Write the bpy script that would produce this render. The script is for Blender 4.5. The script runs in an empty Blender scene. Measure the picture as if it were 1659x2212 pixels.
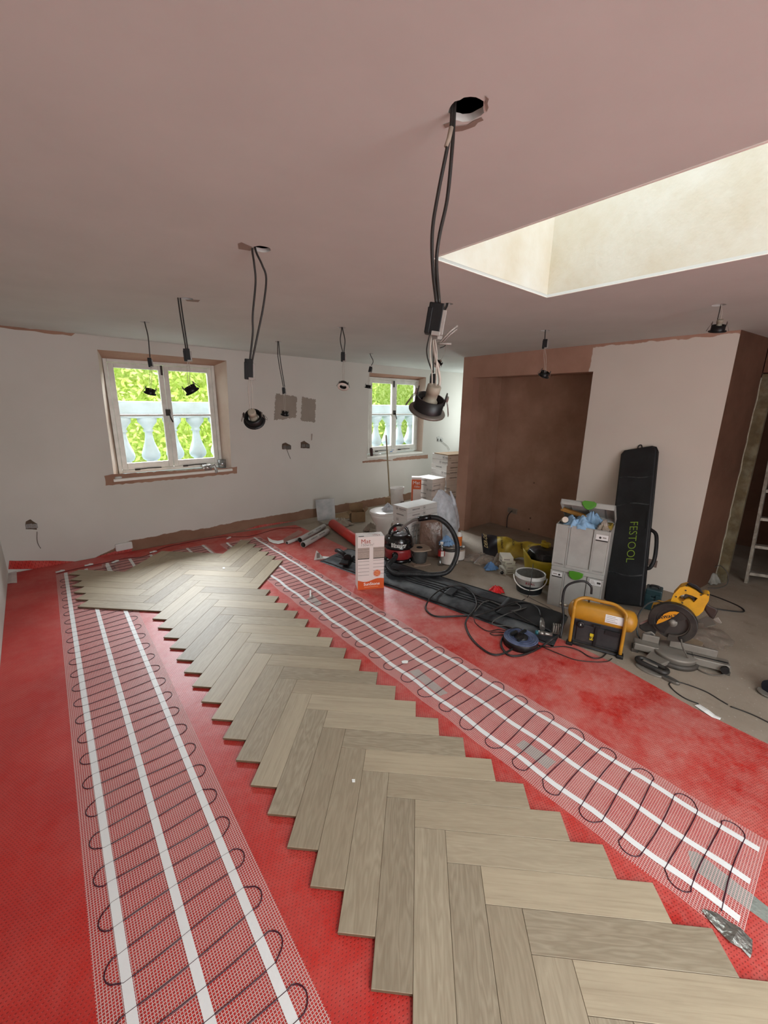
import bpy, bmesh, math, random
from math import pi, sin, cos, radians as rad
from mathutils import Vector as V, Matrix

SC = bpy.context.scene
COL = SC.collection
random.seed(7)

# ------------------------------------------------------------------ camera
W_PX, H_PX, F_PX = 1659, 2212, 886.34
CAM = V((0.0, 0.0, 1.617))
R_WC = Matrix(((0.76286601, -0.64642195, 0.01319524),
               (-0.15215976, -0.19932974, -0.96804703),
               (0.62839705, 0.73648239, -0.2504213)))      # world -> camera (x right, y down, z forward)
cam = bpy.data.cameras.new('camera')
cam.sensor_fit = 'VERTICAL'; cam.sensor_height = 36.0
cam.lens = F_PX / H_PX * 36.0
cam.clip_start = 0.02; cam.clip_end = 200
cam_o = bpy.data.objects.new('camera', cam); COL.objects.link(cam_o)
cam_o.matrix_world = Matrix.Translation(CAM) @ Matrix((R_WC[0], -R_WC[1], -R_WC[2])).transposed().to_4x4()
SC.camera = cam_o

# ------------------------------------------------------------------ world, light, exposure
SC.view_settings.view_transform = 'Standard'
SC.view_settings.look = 'None'
SC.view_settings.gamma = 1.0
SC.view_settings.use_curve_mapping = False
SC.view_settings.exposure = 0.85
world = bpy.data.worlds.new('sky'); SC.world = world; world.use_nodes = True
_bg = world.node_tree.nodes['Background']
_bg.inputs[0].default_value = (0.88, 0.97, 1.0, 1)      # even overcast sky
_bg.inputs[1].default_value = 1.15

def area(name, loc, rot, sx, sy, power, color=(1, 1, 1)):
    l = bpy.data.lights.new(name, 'AREA'); l.shape = 'RECTANGLE'; l.size = sx; l.size_y = sy
    l.energy = power; l.color = color
    o = bpy.data.objects.new(name, l); COL.objects.link(o); o.location = loc; o.rotation_euler = rot
    return o
# daylight falling through the glazed rooflight over the shaft
SKYC = (0.88, 0.95, 1.0)
area('rooflight_daylight', (1.87, 0.0, 2.93), (0, 0, 0), 0.9, 2.7, 1.5, SKYC)
area('rear_wall_fill_lamp', (0.75, -2.98, 1.2), (pi / 2, 0, 0), 2.0, 2.0, 52, SKYC)  # added fill lamp before the solid back wall; no glazing there
area('rear_ceiling_fill_lamp', (0.45, -1.8, 2.6), (0, 0, 0), 1.3, 1.3, 46, SKYC)  # added fill lamp behind the camera, in an opening made for it
area('side_fill_lamp', (6.55, 4.57, 1.45), (0, pi / 2, 0), 1.2, 0.66, 12, (0.86, 0.97, 0.95))  # added fill lamp out of view beyond the pier; no window there
# two lamps added outside, above view, lighting the far floor through the windows
area('garden_fill_lamp', (1.5, 7.0, 3.0), (rad(-50), 0, 0), 1.8, 1.0, 260, SKYC)
area('garden_fill_lamp', (5.2, 7.0, 3.0), (rad(-50), 0, 0), 1.8, 1.0, 260, SKYC)

# ------------------------------------------------------------------ measuring helpers (photograph frame 1659 x 2212)
ZC = 2.22          # ceiling
ZF = -0.018        # bare floor
ZU = -0.0155       # top of the red underlay

def ray(u, v):
    return R_WC.transposed() @ V(((u - 829.5) / F_PX, (v - 1106) / F_PX, 1.0))
def at(u, v, z=ZF):
    d = ray(u, v); return CAM + d * ((z - CAM.z) / d.z)
def onp(u, v, P, n):
    d = ray(u, v); n = V(n); return CAM + d * ((V(P) - CAM).dot(n) / d.dot(n))
def ax(u, v, x): return onp(u, v, (x, 0, 0), (1, 0, 0))
def ay(u, v, y): return onp(u, v, (0, y, 0), (0, 1, 0))
def face_n(P):                      # horizontal direction from the camera to P
    n = V((P[0], P[1], 0)); return n.normalized()
def up(u, v, P): return onp(u, v, P, face_n(P))      # on the upright plane through P square to the line of sight
def pix(P):
    c = R_WC @ (V(P) - CAM); return (829.5 + F_PX * c.x / c.z, 1106 + F_PX * c.y / c.z)
def lerp(a, b, t): return a + (b - a) * t
def interp(xs, ys, x):
    if x <= xs[0]: return ys[0]
    for i in range(len(xs) - 1):
        if x <= xs[i + 1]: return lerp(ys[i], ys[i + 1], (x - xs[i]) / (xs[i + 1] - xs[i]))
    return ys[-1]
def wall_y(x, z):                   # the window wall leans in under the mansard, more at its left end
    return 5.2 - interp((-0.4, 2, 4.5, 6.5), (0.36, 0.19, 0.07, 0.05), x) * z / ZC
def onwall(u, v):
    y = 5.1
    for _ in range(8):
        p = ay(u, v, y); y = wall_y(p.x, p.z)
    return ay(u, v, y)

# ------------------------------------------------------------------ materials
def lin(c):
    if isinstance(c, str):
        c = tuple(int(c[i:i + 2], 16) / 255 for i in (0, 2, 4))
    return tuple(x / 12.92 if x <= .04045 else ((x + .055) / 1.055) ** 2.4 for x in c)
MATS = {}
class NT:
    def __init__(s, m): s.t = m.node_tree; s.n = s.t.nodes; s.l = s.t.links
    def add(s, kind, **kw):
        n = s.n.new(kind)
        for k, v in kw.items(): setattr(n, k, v)
        return n
    def link(s, a, b): s.l.new(a, b)
    def math(s, op, a, b=None, c=None, clamp=False):
        n = s.add('ShaderNodeMath', operation=op); n.use_clamp = clamp
        for i, x in enumerate((a, b, c)):
            if x is None: continue
            if isinstance(x, (int, float)): n.inputs[i].default_value = x
            else: s.link(x, n.inputs[i])
        return n.outputs[0]
    def mix(s, f, a, b, mode='MIX'):
        n = s.add('ShaderNodeMix', data_type='RGBA', blend_type=mode)
        for sock, x in ((n.inputs[0], f), (n.inputs[6], a), (n.inputs[7], b)):
            if hasattr(x, 'links') or hasattr(x, 'is_linked'): s.link(x, sock)
            elif isinstance(x, (int, float)): sock.default_value = x
            else: sock.default_value = (*x[:3], 1)
        return n.outputs[2]
    def ramp(s, f, lo, hi):
        n = s.add('ShaderNodeMapRange'); n.clamp = True
        s.link(f, n.inputs[0]); n.inputs[1].default_value = lo; n.inputs[2].default_value = hi
        return n.outputs[0]
    def noise(s, vec, scale, detail=3, rough=.5):
        n = s.add('ShaderNodeTexNoise'); n.inputs['Scale'].default_value = scale
        n.inputs['Detail'].default_value = detail; n.inputs['Roughness'].default_value = rough
        if vec is not None: s.link(vec, n.inputs['Vector'])
        return n.outputs[0]
    def mapping(s, vec, scale):
        n = s.add('ShaderNodeMapping'); n.inputs['Scale'].default_value = scale
        s.link(vec, n.inputs['Vector']); return n.outputs[0]
    def bump(s, h, strength, dist=.01):
        n = s.add('ShaderNodeBump'); n.inputs['Strength'].default_value = strength; n.inputs['Distance'].default_value = dist
        s.link(h, n.inputs['Height']); return n.outputs[0]

def newmat(name):
    m = bpy.data.materials.new(name); m.use_nodes = True
    nt = NT(m); p = nt.n['Principled BSDF']; MATS[name] = m
    return m, nt, p
def mat(name, col, rough=.6, metal=0, var=.12, vs=8, bump=0, bs=150, spec=.5, trans=0, alpha=1, stretch=(1, 1, 1), dust=None, dv=6, coat=0):
    if name in MATS: return MATS[name]
    m, nt, p = newmat(name)
    c = lin(col)
    geo = nt.add('ShaderNodeNewGeometry'); pos = geo.outputs['Position']
    v = nt.mapping(pos, stretch)
    col_s = None
    if var:
        n = nt.noise(v, vs, 4)
        col_s = nt.mix(nt.ramp(n, .3, .7), tuple(x * (1 - var) for x in c), tuple(min(1, x * (1 + var)) for x in c))
    if dust:
        n2 = nt.ramp(nt.noise(v, dv, 5, .6), .42, .68)
        col_s = nt.mix(nt.math('MULTIPLY', n2, dust[1]), col_s if col_s is not None else c, lin(dust[0]))
    if col_s is not None: nt.link(col_s, p.inputs['Base Color'])
    else: p.inputs['Base Color'].default_value = (*c, 1)
    p.inputs['Roughness'].default_value = rough; p.inputs['Metallic'].default_value = metal
    p.inputs['Specular IOR Level'].default_value = spec
    p.inputs['Transmission Weight'].default_value = trans; p.inputs['Alpha'].default_value = alpha
    p.inputs['Coat Weight'].default_value = coat
    if bump: nt.link(nt.bump(nt.noise(pos, bs, 2), bump), p.inputs['Normal'])
    return m

# ------------------------------------------------------------------ mesh builder
class MB:
    def __init__(s): s.v = []; s.f = []; s.mi = []; s.cur = 0; s.sm = []; s.smooth = False
    def mat(s, i): s.cur = i; return s
    def add(s, vs, fs, M=None, smooth=None):
        b = len(s.v)
        for q in vs:
            q = V(q); s.v.append(M @ q if M else q)
        sm = s.smooth if smooth is None else smooth
        for f in fs: s.f.append(tuple(b + i for i in f)); s.mi.append(s.cur); s.sm.append(sm)
        return s
    def hexa(s, p, M=None):          # p: 4 bottom, 4 top, same winding
        return s.add(p, [(3, 2, 1, 0), (4, 5, 6, 7), (0, 1, 5, 4), (1, 2, 6, 5), (2, 3, 7, 6), (3, 0, 4, 7)], M)
    def box(s, c, d, M=None, ch=0.0):
        x, y, z = (k / 2 for k in d); c = V(c)
        if not ch:
            return s.hexa([c + V(q) for q in ((-x, -y, -z), (x, -y, -z), (x, y, -z), (-x, y, -z), (-x, -y, z), (x, -y, z), (x, y, z), (-x, y, z))], M)
        rings = []
        for zz, k in ((-z, ch), (-z + ch, 0), (z - ch, 0), (z, ch)):
            r = ch
            pts = [(-x + k + (r if k == 0 else r), -y + k), (x - k - r, -y + k), (x - k, -y + k + r), (x - k, y - k - r), (x - k - r, y - k), (-x + k + r, y - k), (-x + k, y - k - r), (-x + k, -y + k + r)]
            rings.append([c + V((a, b, zz)) for a, b in pts])
        return s.loft(rings, M)
    def loft(s, rings, M=None, cap=True, closed=True, smooth=None):
        n = len(rings[0]); vs = [q for r in rings for q in r]; fs = []
        for i in range(len(rings) - 1):
            for j in range(n if closed else n - 1):
                k = (j + 1) % n
                fs.append((i * n + j, i * n + k, (i + 1) * n + k, (i + 1) * n + j))
        s.add(vs, fs, M, smooth)
        if cap:
            b = len(s.v) - len(vs)
            s.f.append(tuple(b + j for j in reversed(range(n)))); s.mi.append(s.cur); s.sm.append(False)
            e = b + (len(rings) - 1) * n
            s.f.append(tuple(e + j for j in range(n))); s.mi.append(s.cur); s.sm.append(False)
        return s
    def prism(s, poly, h0, h1, M=None):      # polygon in local xy, extruded along local z
        return s.loft([[V((a, b, h0)) for a, b in poly], [V((a, b, h1)) for a, b in poly]], M)
    def lathe(s, prof, n=24, M=None, cap=True):
        return s.loft([[V((r * cos(2 * pi * j / n), r * sin(2 * pi * j / n), z)) for j in range(n)] for r, z in prof], M, cap, smooth=True)
    def tube(s, pts, r, n=8, cap=True, closed=False):
        pts = [V(p) for p in pts]; m = len(pts); rings = []; pn = None
        for i in range(m):
            a = pts[i - 1] if (i or closed) else pts[0]; b = pts[(i + 1) % m] if (i < m - 1 or closed) else pts[-1]
            t = (b - a)
            t = t.normalized() if t.length > 1e-9 else V((0, 0, 1))
            if pn is None:
                pn = t.orthogonal().normalized()
            pn = (pn - t * pn.dot(t)); pn = pn.normalized() if pn.length > 1e-6 else t.orthogonal().normalized()
            q = t.cross(pn); rr = r(i / max(1, m - 1)) if callable(r) else r
            rings.append([pts[i] + (pn * cos(2 * pi * j / n) + q * sin(2 * pi * j / n)) * rr for j in range(n)])
        if closed: rings.append(rings[0])
        return s.loft(rings, None, cap and not closed, smooth=True)
    def grid(s, fn, nu, nv, M=None, smooth=True):
        vs = [V(fn(i / nu, j / nv)) for j in range(nv + 1) for i in range(nu + 1)]
        fs = [(j * (nu + 1) + i, j * (nu + 1) + i + 1, (j + 1) * (nu + 1) + i + 1, (j + 1) * (nu + 1) + i) for j in range(nv) for i in range(nu)]
        return s.add(vs, fs, M, smooth)
    def ball(s, c, rx, ry=None, rz=None, n=14, m=8, M=None):
        ry = ry or rx; rz = rz or rx; c = V(c)
        rings = []
        for i in range(m + 1):
            a = -pi / 2 + pi * i / m; k = max(cos(a), .02)
            rings.append([c + V((rx * k * cos(2 * pi * j / n), ry * k * sin(2 * pi * j / n), rz * sin(a))) for j in range(n)])
        return s.loft(rings, M, True, smooth=True)
    def mesh(s, name, mats, off=V((0, 0, 0)), fix=True):
        me = bpy.data.meshes.new(name)
        me.from_pydata([tuple(q - off) for q in s.v], [], s.f)
        if not isinstance(mats, (list, tuple)): mats = [mats]
        for m in mats: me.materials.append(m)
        me.polygons.foreach_set('material_index', s.mi)
        me.polygons.foreach_set('use_smooth', s.sm)
        me.update()
        if fix:
            bm = bmesh.new(); bm.from_mesh(me)
            bmesh.ops.recalc_face_normals(bm, faces=bm.faces); bm.to_mesh(me); bm.free()
        return me
    def build(s, name, mats, parent=None, bevel=0, subsurf=0, solid=0, origin=None, fix=True):
        mn = V(tuple(min(q[i] for q in s.v) for i in range(3))); mx = V(tuple(max(q[i] for q in s.v) for i in range(3)))
        c = V(origin) if origin is not None else (mn + mx) / 2
        if parent is None and origin is None: c.z = mn.z
        o = bpy.data.objects.new(name, s.mesh(name, mats, c, fix)); COL.objects.link(o)
        place(o, c, parent)
        if bevel:
            b = o.modifiers.new('bevel', 'BEVEL'); b.width = bevel; b.segments = 2; b.limit_method = 'ANGLE'; b.angle_limit = rad(40)
        if subsurf:
            b = o.modifiers.new('subsurf', 'SUBSURF'); b.levels = subsurf; b.render_levels = subsurf
        if solid:
            b = o.modifiers.new('solid', 'SOLIDIFY'); b.thickness = solid; b.offset = 0
        return o
WPOS = {}
def place(o, c, parent):
    WPOS[o.name] = V(c)
    if parent is not None:
        o.parent = parent; o.location = V(c) - WPOS[parent.name]
    else: o.location = c
def tag(o, label=None, cat=None, group=None, kind=None):
    if label: o['label'] = label
    if cat: o['category'] = cat
    if group: o['group'] = group
    if kind: o['kind'] = kind
    return o
def thing(name, label, cat, loc, group=None):
    o = bpy.data.objects.new(name, None); COL.objects.link(o); o.empty_display_size = .05
    place(o, V(loc), None); return tag(o, label, cat, group)
def struct(o): o['kind'] = 'structure'; return o
def frame(o, xd, yd=None, zd=None):
    x = V(xd).normalized()
    if yd is None:
        z = V(zd) if zd else V((0, 0, 1)); y = z.cross(x).normalized(); z = x.cross(y)
    else:
        y = V(yd); y = (y - x * y.dot(x)).normalized(); z = x.cross(y)
    M = Matrix((x, y, z)).transposed().to_4x4(); M.translation = V(o); return M
def spline(pts, n=8, closed=False):
    pts = [V(p) for p in pts]; m = len(pts); out = []
    for i in range(m if closed else m - 1):
        p1, p2 = pts[i], pts[(i + 1) % m]
        p0 = pts[i - 1] if (i or closed) else p1 * 2 - p2
        p3 = pts[(i + 2) % m] if (i + 2 < m or closed) else p2 * 2 - p1
        for k in range(n):
            t = k / n
            out.append(.5 * ((2 * p1) + (p2 - p0) * t + (2 * p0 - 5 * p1 + 4 * p2 - p3) * t * t + (3 * p1 - p0 - 3 * p2 + p3) * t ** 3))
    if not closed: out.append(pts[-1])
    return out
def flat_shape(name, loops, thick, m, M=None, parent=None, origin=None):
    """filled 2D outline with holes, given thickness, as one mesh"""
    cu = bpy.data.curves.new(name, 'CURVE'); cu.dimensions = '2D'; cu.fill_mode = 'BOTH'; cu.extrude = thick / 2
    for lp in loops:
        sp = cu.splines.new('POLY'); sp.points.add(len(lp) - 1); sp.use_cyclic_u = True
        for i, q in enumerate(lp): sp.points[i].co = (q[0], q[1], 0, 1)
    t = bpy.data.objects.new('tmp', cu); COL.objects.link(t)
    bpy.context.view_layer.update()
    me = bpy.data.meshes.new_from_object(t.evaluated_get(bpy.context.evaluated_depsgraph_get()))
    bpy.data.objects.remove(t); bpy.data.curves.remove(cu)
    me.name = name; me.materials.clear(); me.materials.append(m)
    if M: me.transform(M)
    c = V(origin) if origin is not None else sum((q.co for q in me.vertices), V()) / len(me.vertices)
    me.transform(Matrix.Translation(-c))
    o = bpy.data.objects.new(name, me); COL.objects.link(o); place(o, c, parent)
    return o
TXT = {}
def text(s, size, M, m, parent, name='lettering', sx=1, bold=0, align='CENTER', thick=.0006):
    key = (s, bold, align)
    if key not in TXT:
        cu = bpy.data.curves.new('t', 'FONT'); cu.body = s; cu.size = 1; cu.align_x = align; cu.align_y = 'CENTER'; cu.offset = bold; cu.resolution_u = 3
        t = bpy.data.objects.new('tmp', cu); COL.objects.link(t); bpy.context.view_layer.update()
        me = bpy.data.meshes.new_from_object(t.evaluated_get(bpy.context.evaluated_depsgraph_get()))
        TXT[key] = ([q.co.copy() for q in me.vertices], [tuple(p.vertices) for p in me.polygons])
        bpy.data.objects.remove(t); bpy.data.curves.remove(cu)
    vs, fs = TXT[key]
    b = MB(); b.add([(q.x * size * sx, q.y * size, thick) for q in vs], fs, M)
    return b.build(name, m, parent, fix=False)
def copy_tree(root, loc, label=None):
    r = root.copy(); COL.objects.link(r); place(r, V(loc), None)
    if label: r['label'] = label
    for ch in list(root.children):
        c = ch.copy(); COL.objects.link(c); c.parent = r
        for g in ch.children:
            d = g.copy(); COL.objects.link(d); d.parent = c
    return r
def ragged(poly, step, amp, rnd):
    out = []
    n = len(poly)
    for i in range(n):
        a, b = V(poly[i]), V(poly[(i + 1) % n]); k = max(1, int((b - a).length / step))
        nn = V((-(b - a).y, (b - a).x)).normalized()
        for j in range(k):
            out.append(a.lerp(b, j / k) + nn * rnd.uniform(-amp, amp) * (1 if j else .3))
    return [(q.x, q.y) for q in out]
# ================================================================== setting materials
def plaster(name, base, alt, paint=None, mask=None, rough=.85, bump=.15, spots=True):
    """wall finish: bare skim coat or flat paint, with mottling; mask(nt, pos) -> 0 bare .. 1 painted"""
    m, nt, p = newmat(name)
    pos = nt.add('ShaderNodeNewGeometry').outputs['Position']
    n1 = nt.ramp(nt.noise(pos, 2.2, 5, .6), .35, .65)
    c = nt.mix(n1, lin(base), lin(alt))
    if spots:
        n2 = nt.ramp(nt.noise(pos, 9, 6, .65), .55, .75)
        c = nt.mix(nt.math('MULTIPLY', n2, .35), c, lin(alt))
    if paint:
        pc = nt.mix(nt.ramp(nt.noise(pos, 1.5, 3), .3, .7), lin(paint[0]), lin(paint[1]))
        c = nt.mix(mask(nt, pos), c, pc)
    nt.link(c, p.inputs['Base Color']); p.inputs['Roughness'].default_value = rough
    p.inputs['Specular IOR Level'].default_value = .25
    h = nt.math('ADD', nt.noise(pos, 40, 4), nt.math('MULTIPLY', nt.noise(pos, 5, 2), 2.0))
    nt.link(nt.bump(h, bump, .004), p.inputs['Normal'])
    return m
M_WALL = plaster('matt_white_paint', 'd3d2cb', 'cbcac3', spots=False, bump=.06)
M_CEIL = plaster('ceiling_paint', 'cfd0cb', 'c9cac5', spots=False, bump=.05)
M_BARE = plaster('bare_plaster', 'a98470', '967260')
M_BARE_SHADE = plaster('bare_plaster_shaded', '6a4b3b', '573c2e')  # bare plaster again, with the passage shade put into its colour
def _pier_mask(nt, pos):
    s = nt.add('ShaderNodeSeparateXYZ'); nt.link(pos, s.inputs[0])
    e = nt.math('ADD', s.outputs[1], nt.math('MULTIPLY', nt.math('SUBTRACT', nt.noise(pos, 14, 3), .5), .05))
    a = nt.ramp(nt.math('SUBTRACT', 1.945, e), -.004, .004)
    z = nt.math('ADD', s.outputs[2], nt.math('MULTIPLY', nt.math('SUBTRACT', nt.noise(pos, 9, 4), .5), .06))
    b = nt.ramp(nt.math('SUBTRACT', 2.196, z), -.003, .003)
    return nt.math('MULTIPLY', a, b)
M_PIER = plaster('pier_finish', 'b08a78', 'a27c6a', ('d9cfc4', 'd3c8bd'), _pier_mask, bump=.08)
def _front_mask(nt, pos):
    s = nt.add('ShaderNodeSeparateXYZ'); nt.link(pos, s.inputs[0])
    n = nt.math('MULTIPLY', nt.math('SUBTRACT', nt.noise(pos, 3.5, 5, .6), .5), .10)
    z = nt.math('ADD', s.outputs[2], n)
    lo = nt.math('ADD', -.03, nt.math('MULTIPLY', nt.ramp(s.outputs[0], .3, .7), .145))
    return nt.ramp(nt.math('SUBTRACT', z, lo), -.003, .003)
M_FRONT = plaster('window_wall_finish', '94735f', '846350', ('d2cdc6', 'cbc6be'), _front_mask, bump=.06)
M_SHAFT = plaster('rooflight_shaft_plaster', 'e2e1d6', 'd3cab4', bump=.45)
M_DARKWOOD = mat('dark_timber', '3a2c22', .8)
def screed():
    m, nt, p = newmat('dusty_screed')
    pos = nt.add('ShaderNodeNewGeometry').outputs['Position']
    n1 = nt.ramp(nt.noise(pos, 1.6, 6, .62), .3, .7); n2 = nt.ramp(nt.noise(pos, 7, 6, .7), .56, .74)
    c = nt.mix(n1, lin('8b7e6e'), lin('a49788')); c = nt.mix(nt.math('MULTIPLY', n2, .5), c, lin('6d5f50'))
    n3 = nt.ramp(nt.noise(pos, 60, 2), .66, .74); c = nt.mix(nt.math('MULTIPLY', n3, .4), c, lin('cfc6ba'))
    nt.link(c, p.inputs['Base Color']); p.inputs['Roughness'].default_value = .9
    nt.link(nt.bump(nt.noise(pos, 50, 4), .2, .003), p.inputs['Normal']); return m
M_SCREED = screed()

# ================================================================== room shell
fl = MB(); fl.box((3.0, 1.2, ZF - .05), (7.4, 9.4, .1)); struct(fl.build('floor', M_SCREED))

HOLES = [(1008, 238, .038), (566, 538, .035), (404, 645, .034), (313, 696, .034), (601, 738, .034), (738, 708, .034),
         (967, 657, .034), (800, 764, .034), (965, 744, .034), (1178, 714, .034), (1553, 659, .036)]
HC = [at(u, v, ZC) for u, v, r in HOLES]
SKY = (1.40, 2.335, -1.3, 1.35)        # rooflight opening x0 x1 y0 y1
LAMP_OPEN = (-.25, 1.15, -2.5, -1.1)  # unseen ceiling opening, added to let the rear fill lamp through
def rect(a): x0, x1, y0, y1 = a; return [(x0, y0), (x1, y0), (x1, y1), (x0, y1)]
loops = [rect((-.45, 6.7, -3.1, 5.45)), rect(SKY), rect(LAMP_OPEN)]
rr = random.Random(3)
for c, (u, v, r) in zip(HC, HOLES):
    n = 22; amp = .06 if r < .037 else .14
    loops.append([(c.x + r * (1 + rr.uniform(-amp, amp * .4)) * cos(2 * pi * i / n), c.y + r * (1 + rr.uniform(-amp, amp * .4)) * sin(2 * pi * i / n)) for i in range(n)])
struct(flat_shape('ceiling', loops, .014, M_CEIL, Matrix.Translation((0, 0, ZC + .007)), None, (3, 1, ZC)))
M_ROOF = mat('roof_deck_boards', '2b2420', .9)
struct(flat_shape('ceiling_roof_deck', [rect((-.6, 6.8, -3.2, 5.6)), rect((SKY[0] - .015, SKY[1] + .015, SKY[2] - .015, SKY[3] + .015)), rect((LAMP_OPEN[0] - .015, LAMP_OPEN[1] + .015, LAMP_OPEN[2] - .015, LAMP_OPEN[3] + .015))], .04, M_ROOF, Matrix.Translation((0, 0, 2.64)), None, (3, 1, 2.62)))
def shaft(name, s, z1):
    x0, x1, y0, y1 = s; t = .03; b = MB(); zb_ = ZC + .0135; zc = (zb_ + z1) / 2; h = z1 - zb_
    b.box((x0 - t / 2, (y0 + y1) / 2, zc), (t, y1 - y0 + 2 * t, h)); b.box((x1 + t / 2, (y0 + y1) / 2, zc), (t, y1 - y0 + 2 * t, h))
    b.box(((x0 + x1) / 2, y0 - t / 2, zc), (x1 - x0, t, h)); b.box(((x0 + x1) / 2, y1 + t / 2, zc), (x1 - x0, t, h))
    return struct(b.build(name, M_SHAFT))
shaft('wall_rooflight_shaft', SKY, 2.96); shaft('wall_rear_lamp_shaft', LAMP_OPEN, 2.72)  # second shaft is unseen, added around the rear fill lamp
# thin metal beads at the arris of the rooflight opening
M_BEAD = mat('corner_bead', 'f2eee6', .5)
for a, b_ in (((1.40, 1.35), (2.335, 1.35)), ((2.335, -1.3), (2.335, 1.35)), ((1.40, -1.3), (1.40, 1.35))):
    mx = MB(); c = V(((a[0] + b_[0]) / 2, (a[1] + b_[1]) / 2, ZC - .001)); mx.box(c, (abs(a[0] - b_[0]) + .008, abs(a[1] - b_[1]) + .008, .003))
    struct(mx.build('trim_rooflight', M_BEAD))

def slab(name, x0, x1, y0, y1, z0, z1, m):
    b = MB(); b.box(((x0 + x1) / 2, (y0 + y1) / 2, (z0 + z1) / 2), (x1 - x0, y1 - y0, z1 - z0)); return struct(b.build(name, m))
slab('wall_left', -.55, -.372, -3.1, 5.5, ZF - .02, 2.63, M_WALL)
slab('wall_back', -.55, 6.8, -3.2, -3.05, ZF - .02, 2.63, M_WALL)
slab('wall_far_right', 6.6, 6.8, -3.1, 5.5, ZF - .02, 2.63, M_BARE_SHADE)

# window wall, leaning in under the mansard
YW = 5.26                                # plane of the window frames
wl = [ay(232, 775, YW), ay(470, 790, YW), ay(257, 1025, YW), ay(478, 1000, YW)]
WX0 = (wl[0].x + wl[2].x) / 2; WX1 = (wl[1].x + wl[3].x) / 2; WZ0 = .862; WZ1 = (wl[0].z + wl[1].z) / 2
M1 = ay(363, 900, YW).x; M2 = ay(849.5, 900, YW).x
WH = (WX1 - WX0) / 2
OPEN = []
for k, mx in enumerate((M1, M2)):
    OPEN.append((mx - WH - .07, mx + WH + .07, .832, WZ1 + .045))
xs = sorted({-.375, 6.6, *[o[0] for o in OPEN], *[o[1] for o in OPEN], .1, 1.0, 2.5, 3.0, 3.5, 6.0, 2.2, 5.8})
zs = [ZF - .02, .4, OPEN[0][2], 1.2, 1.6, OPEN[0][3], ZC + .005]
def inhole(x, z): return any(o[0] - 1e-4 < x < o[1] + 1e-4 and o[2] - 1e-4 < z < o[3] + 1e-4 for o in OPEN)
b = MB()
for i in range(len(xs) - 1):
    for j in range(len(zs) - 1):
        if inhole((xs[i] + xs[i + 1]) / 2, (zs[j] + zs[j + 1]) / 2): continue
        q = [(x, wall_y(x, z), z) for x, z in ((xs[i], zs[j]), (xs[i + 1], zs[j]), (xs[i + 1], zs[j + 1]), (xs[i], zs[j + 1]))]
        b.add(q, [(0, 1, 2, 3)])
wf = struct(b.build('wall_front', M_FRONT))
# masonry behind it, as an outer skin with the same openings
b = MB(); yo = 5.34
cells = []
for i in range(len(xs) - 1):
    for z0, z1 in ((ZF - .02, OPEN[0][2] - .01), (OPEN[0][2] - .01, OPEN[0][3] + .01), (OPEN[0][3] + .01, 2.63)):
        if inhole((xs[i] + xs[i + 1]) / 2, (z0 + z1) / 2): continue
        b.box(((xs[i] + xs[i + 1]) / 2, yo, (z0 + z1) / 2), (xs[i + 1] - xs[i], .08, z1 - z0))
struct(b.build('wall_front_outer', mat('grey_stucco', '84847f', .9, var=.03)))
M_REV = plaster('reveal_plaster', 'cfc0b2', 'c2ab99', bump=.2)
M_WHITE = mat('white_gloss_joinery', 'e4e2da', .35, var=.04, dust=('8d8472', .2), dv=9)
M_SILL = mat('white_sill_paint', 'efece4', .35, var=.03)
M_RAWWOOD = mat('raw_timber_edge', 'a58a6c', .8, vs=30, stretch=(1, 1, 6), var=.25)
M_IRON = mat('dark_iron', '3b352f', .5, metal=.6)
M_GLASS = None
def glass(name, rough=0.0, tint=(1, 1, 1), fac=.06):
    m, nt, p = newmat(name); out = nt.n['Material Output']
    tr = nt.add('ShaderNodeBsdfTransparent'); tr.inputs[0].default_value = (*tint, 1)
    gl = nt.add('ShaderNodeBsdfGlossy'); gl.inputs['Roughness'].default_value = rough
    mx = nt.add('ShaderNodeMixShader'); mx.inputs[0].default_value = fac
    nt.link(tr.outputs[0], mx.inputs[1]); nt.link(gl.outputs[0], mx.inputs[2]); nt.link(mx.outputs[0], out.inputs[0]); return m
M_GLASS = glass('window_glass')
def reveal(o, n):
    x0, x1, z0, z1 = o; fx0, fx1 = x0 + .08, x1 - .08; yb = YW + .03; fz0, fz1 = z0 + .02, z1 - .055
    def P(x, z): return (x, wall_y(x, z), z)
    def Q(x, z): return (x, yb, z)
    for nm, a, c, d, e in (('trim_reveal_%d' % n, P(x0, z0), P(x0, z1), Q(fx0, fz1), Q(fx0, fz0)), ('trim_reveal_%d' % n, P(x1, z0), P(x1, z1), Q(fx1, fz1), Q(fx1, fz0))):
        b = MB(); b.add([a, c, d, e], [(0, 1, 2, 3)]); o_ = struct(b.build(nm, M_REV))
    b = MB(); b.add([P(x0, z1), P(x1, z1), Q(fx1, fz1), Q(fx0, fz1)], [(0, 1, 2, 3)]); struct(b.build('trim_head_%d' % n, M_BARE))
    b = MB(); b.hexa([V((x0 - .01, wall_y(x0, z0) - .014, z0 - .03)), V((x1 + .01, wall_y(x1, z0) - .014, z0 - .03)), V((x1 + .01, yb, z0 - .03)), V((x0 - .01, yb, z0 - .03)),
                      V((x0 - .01, wall_y(x0, z0) - .014, z0)), V((x1 + .01, wall_y(x1, z0) - .014, z0)), V((x1 + .01, yb, z0 + .02)), V((x0 - .01, yb, z0 + .02))])
    s = struct(b.build('trim_sill_%d' % n, M_SILL, bevel=.006))
    return s
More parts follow.
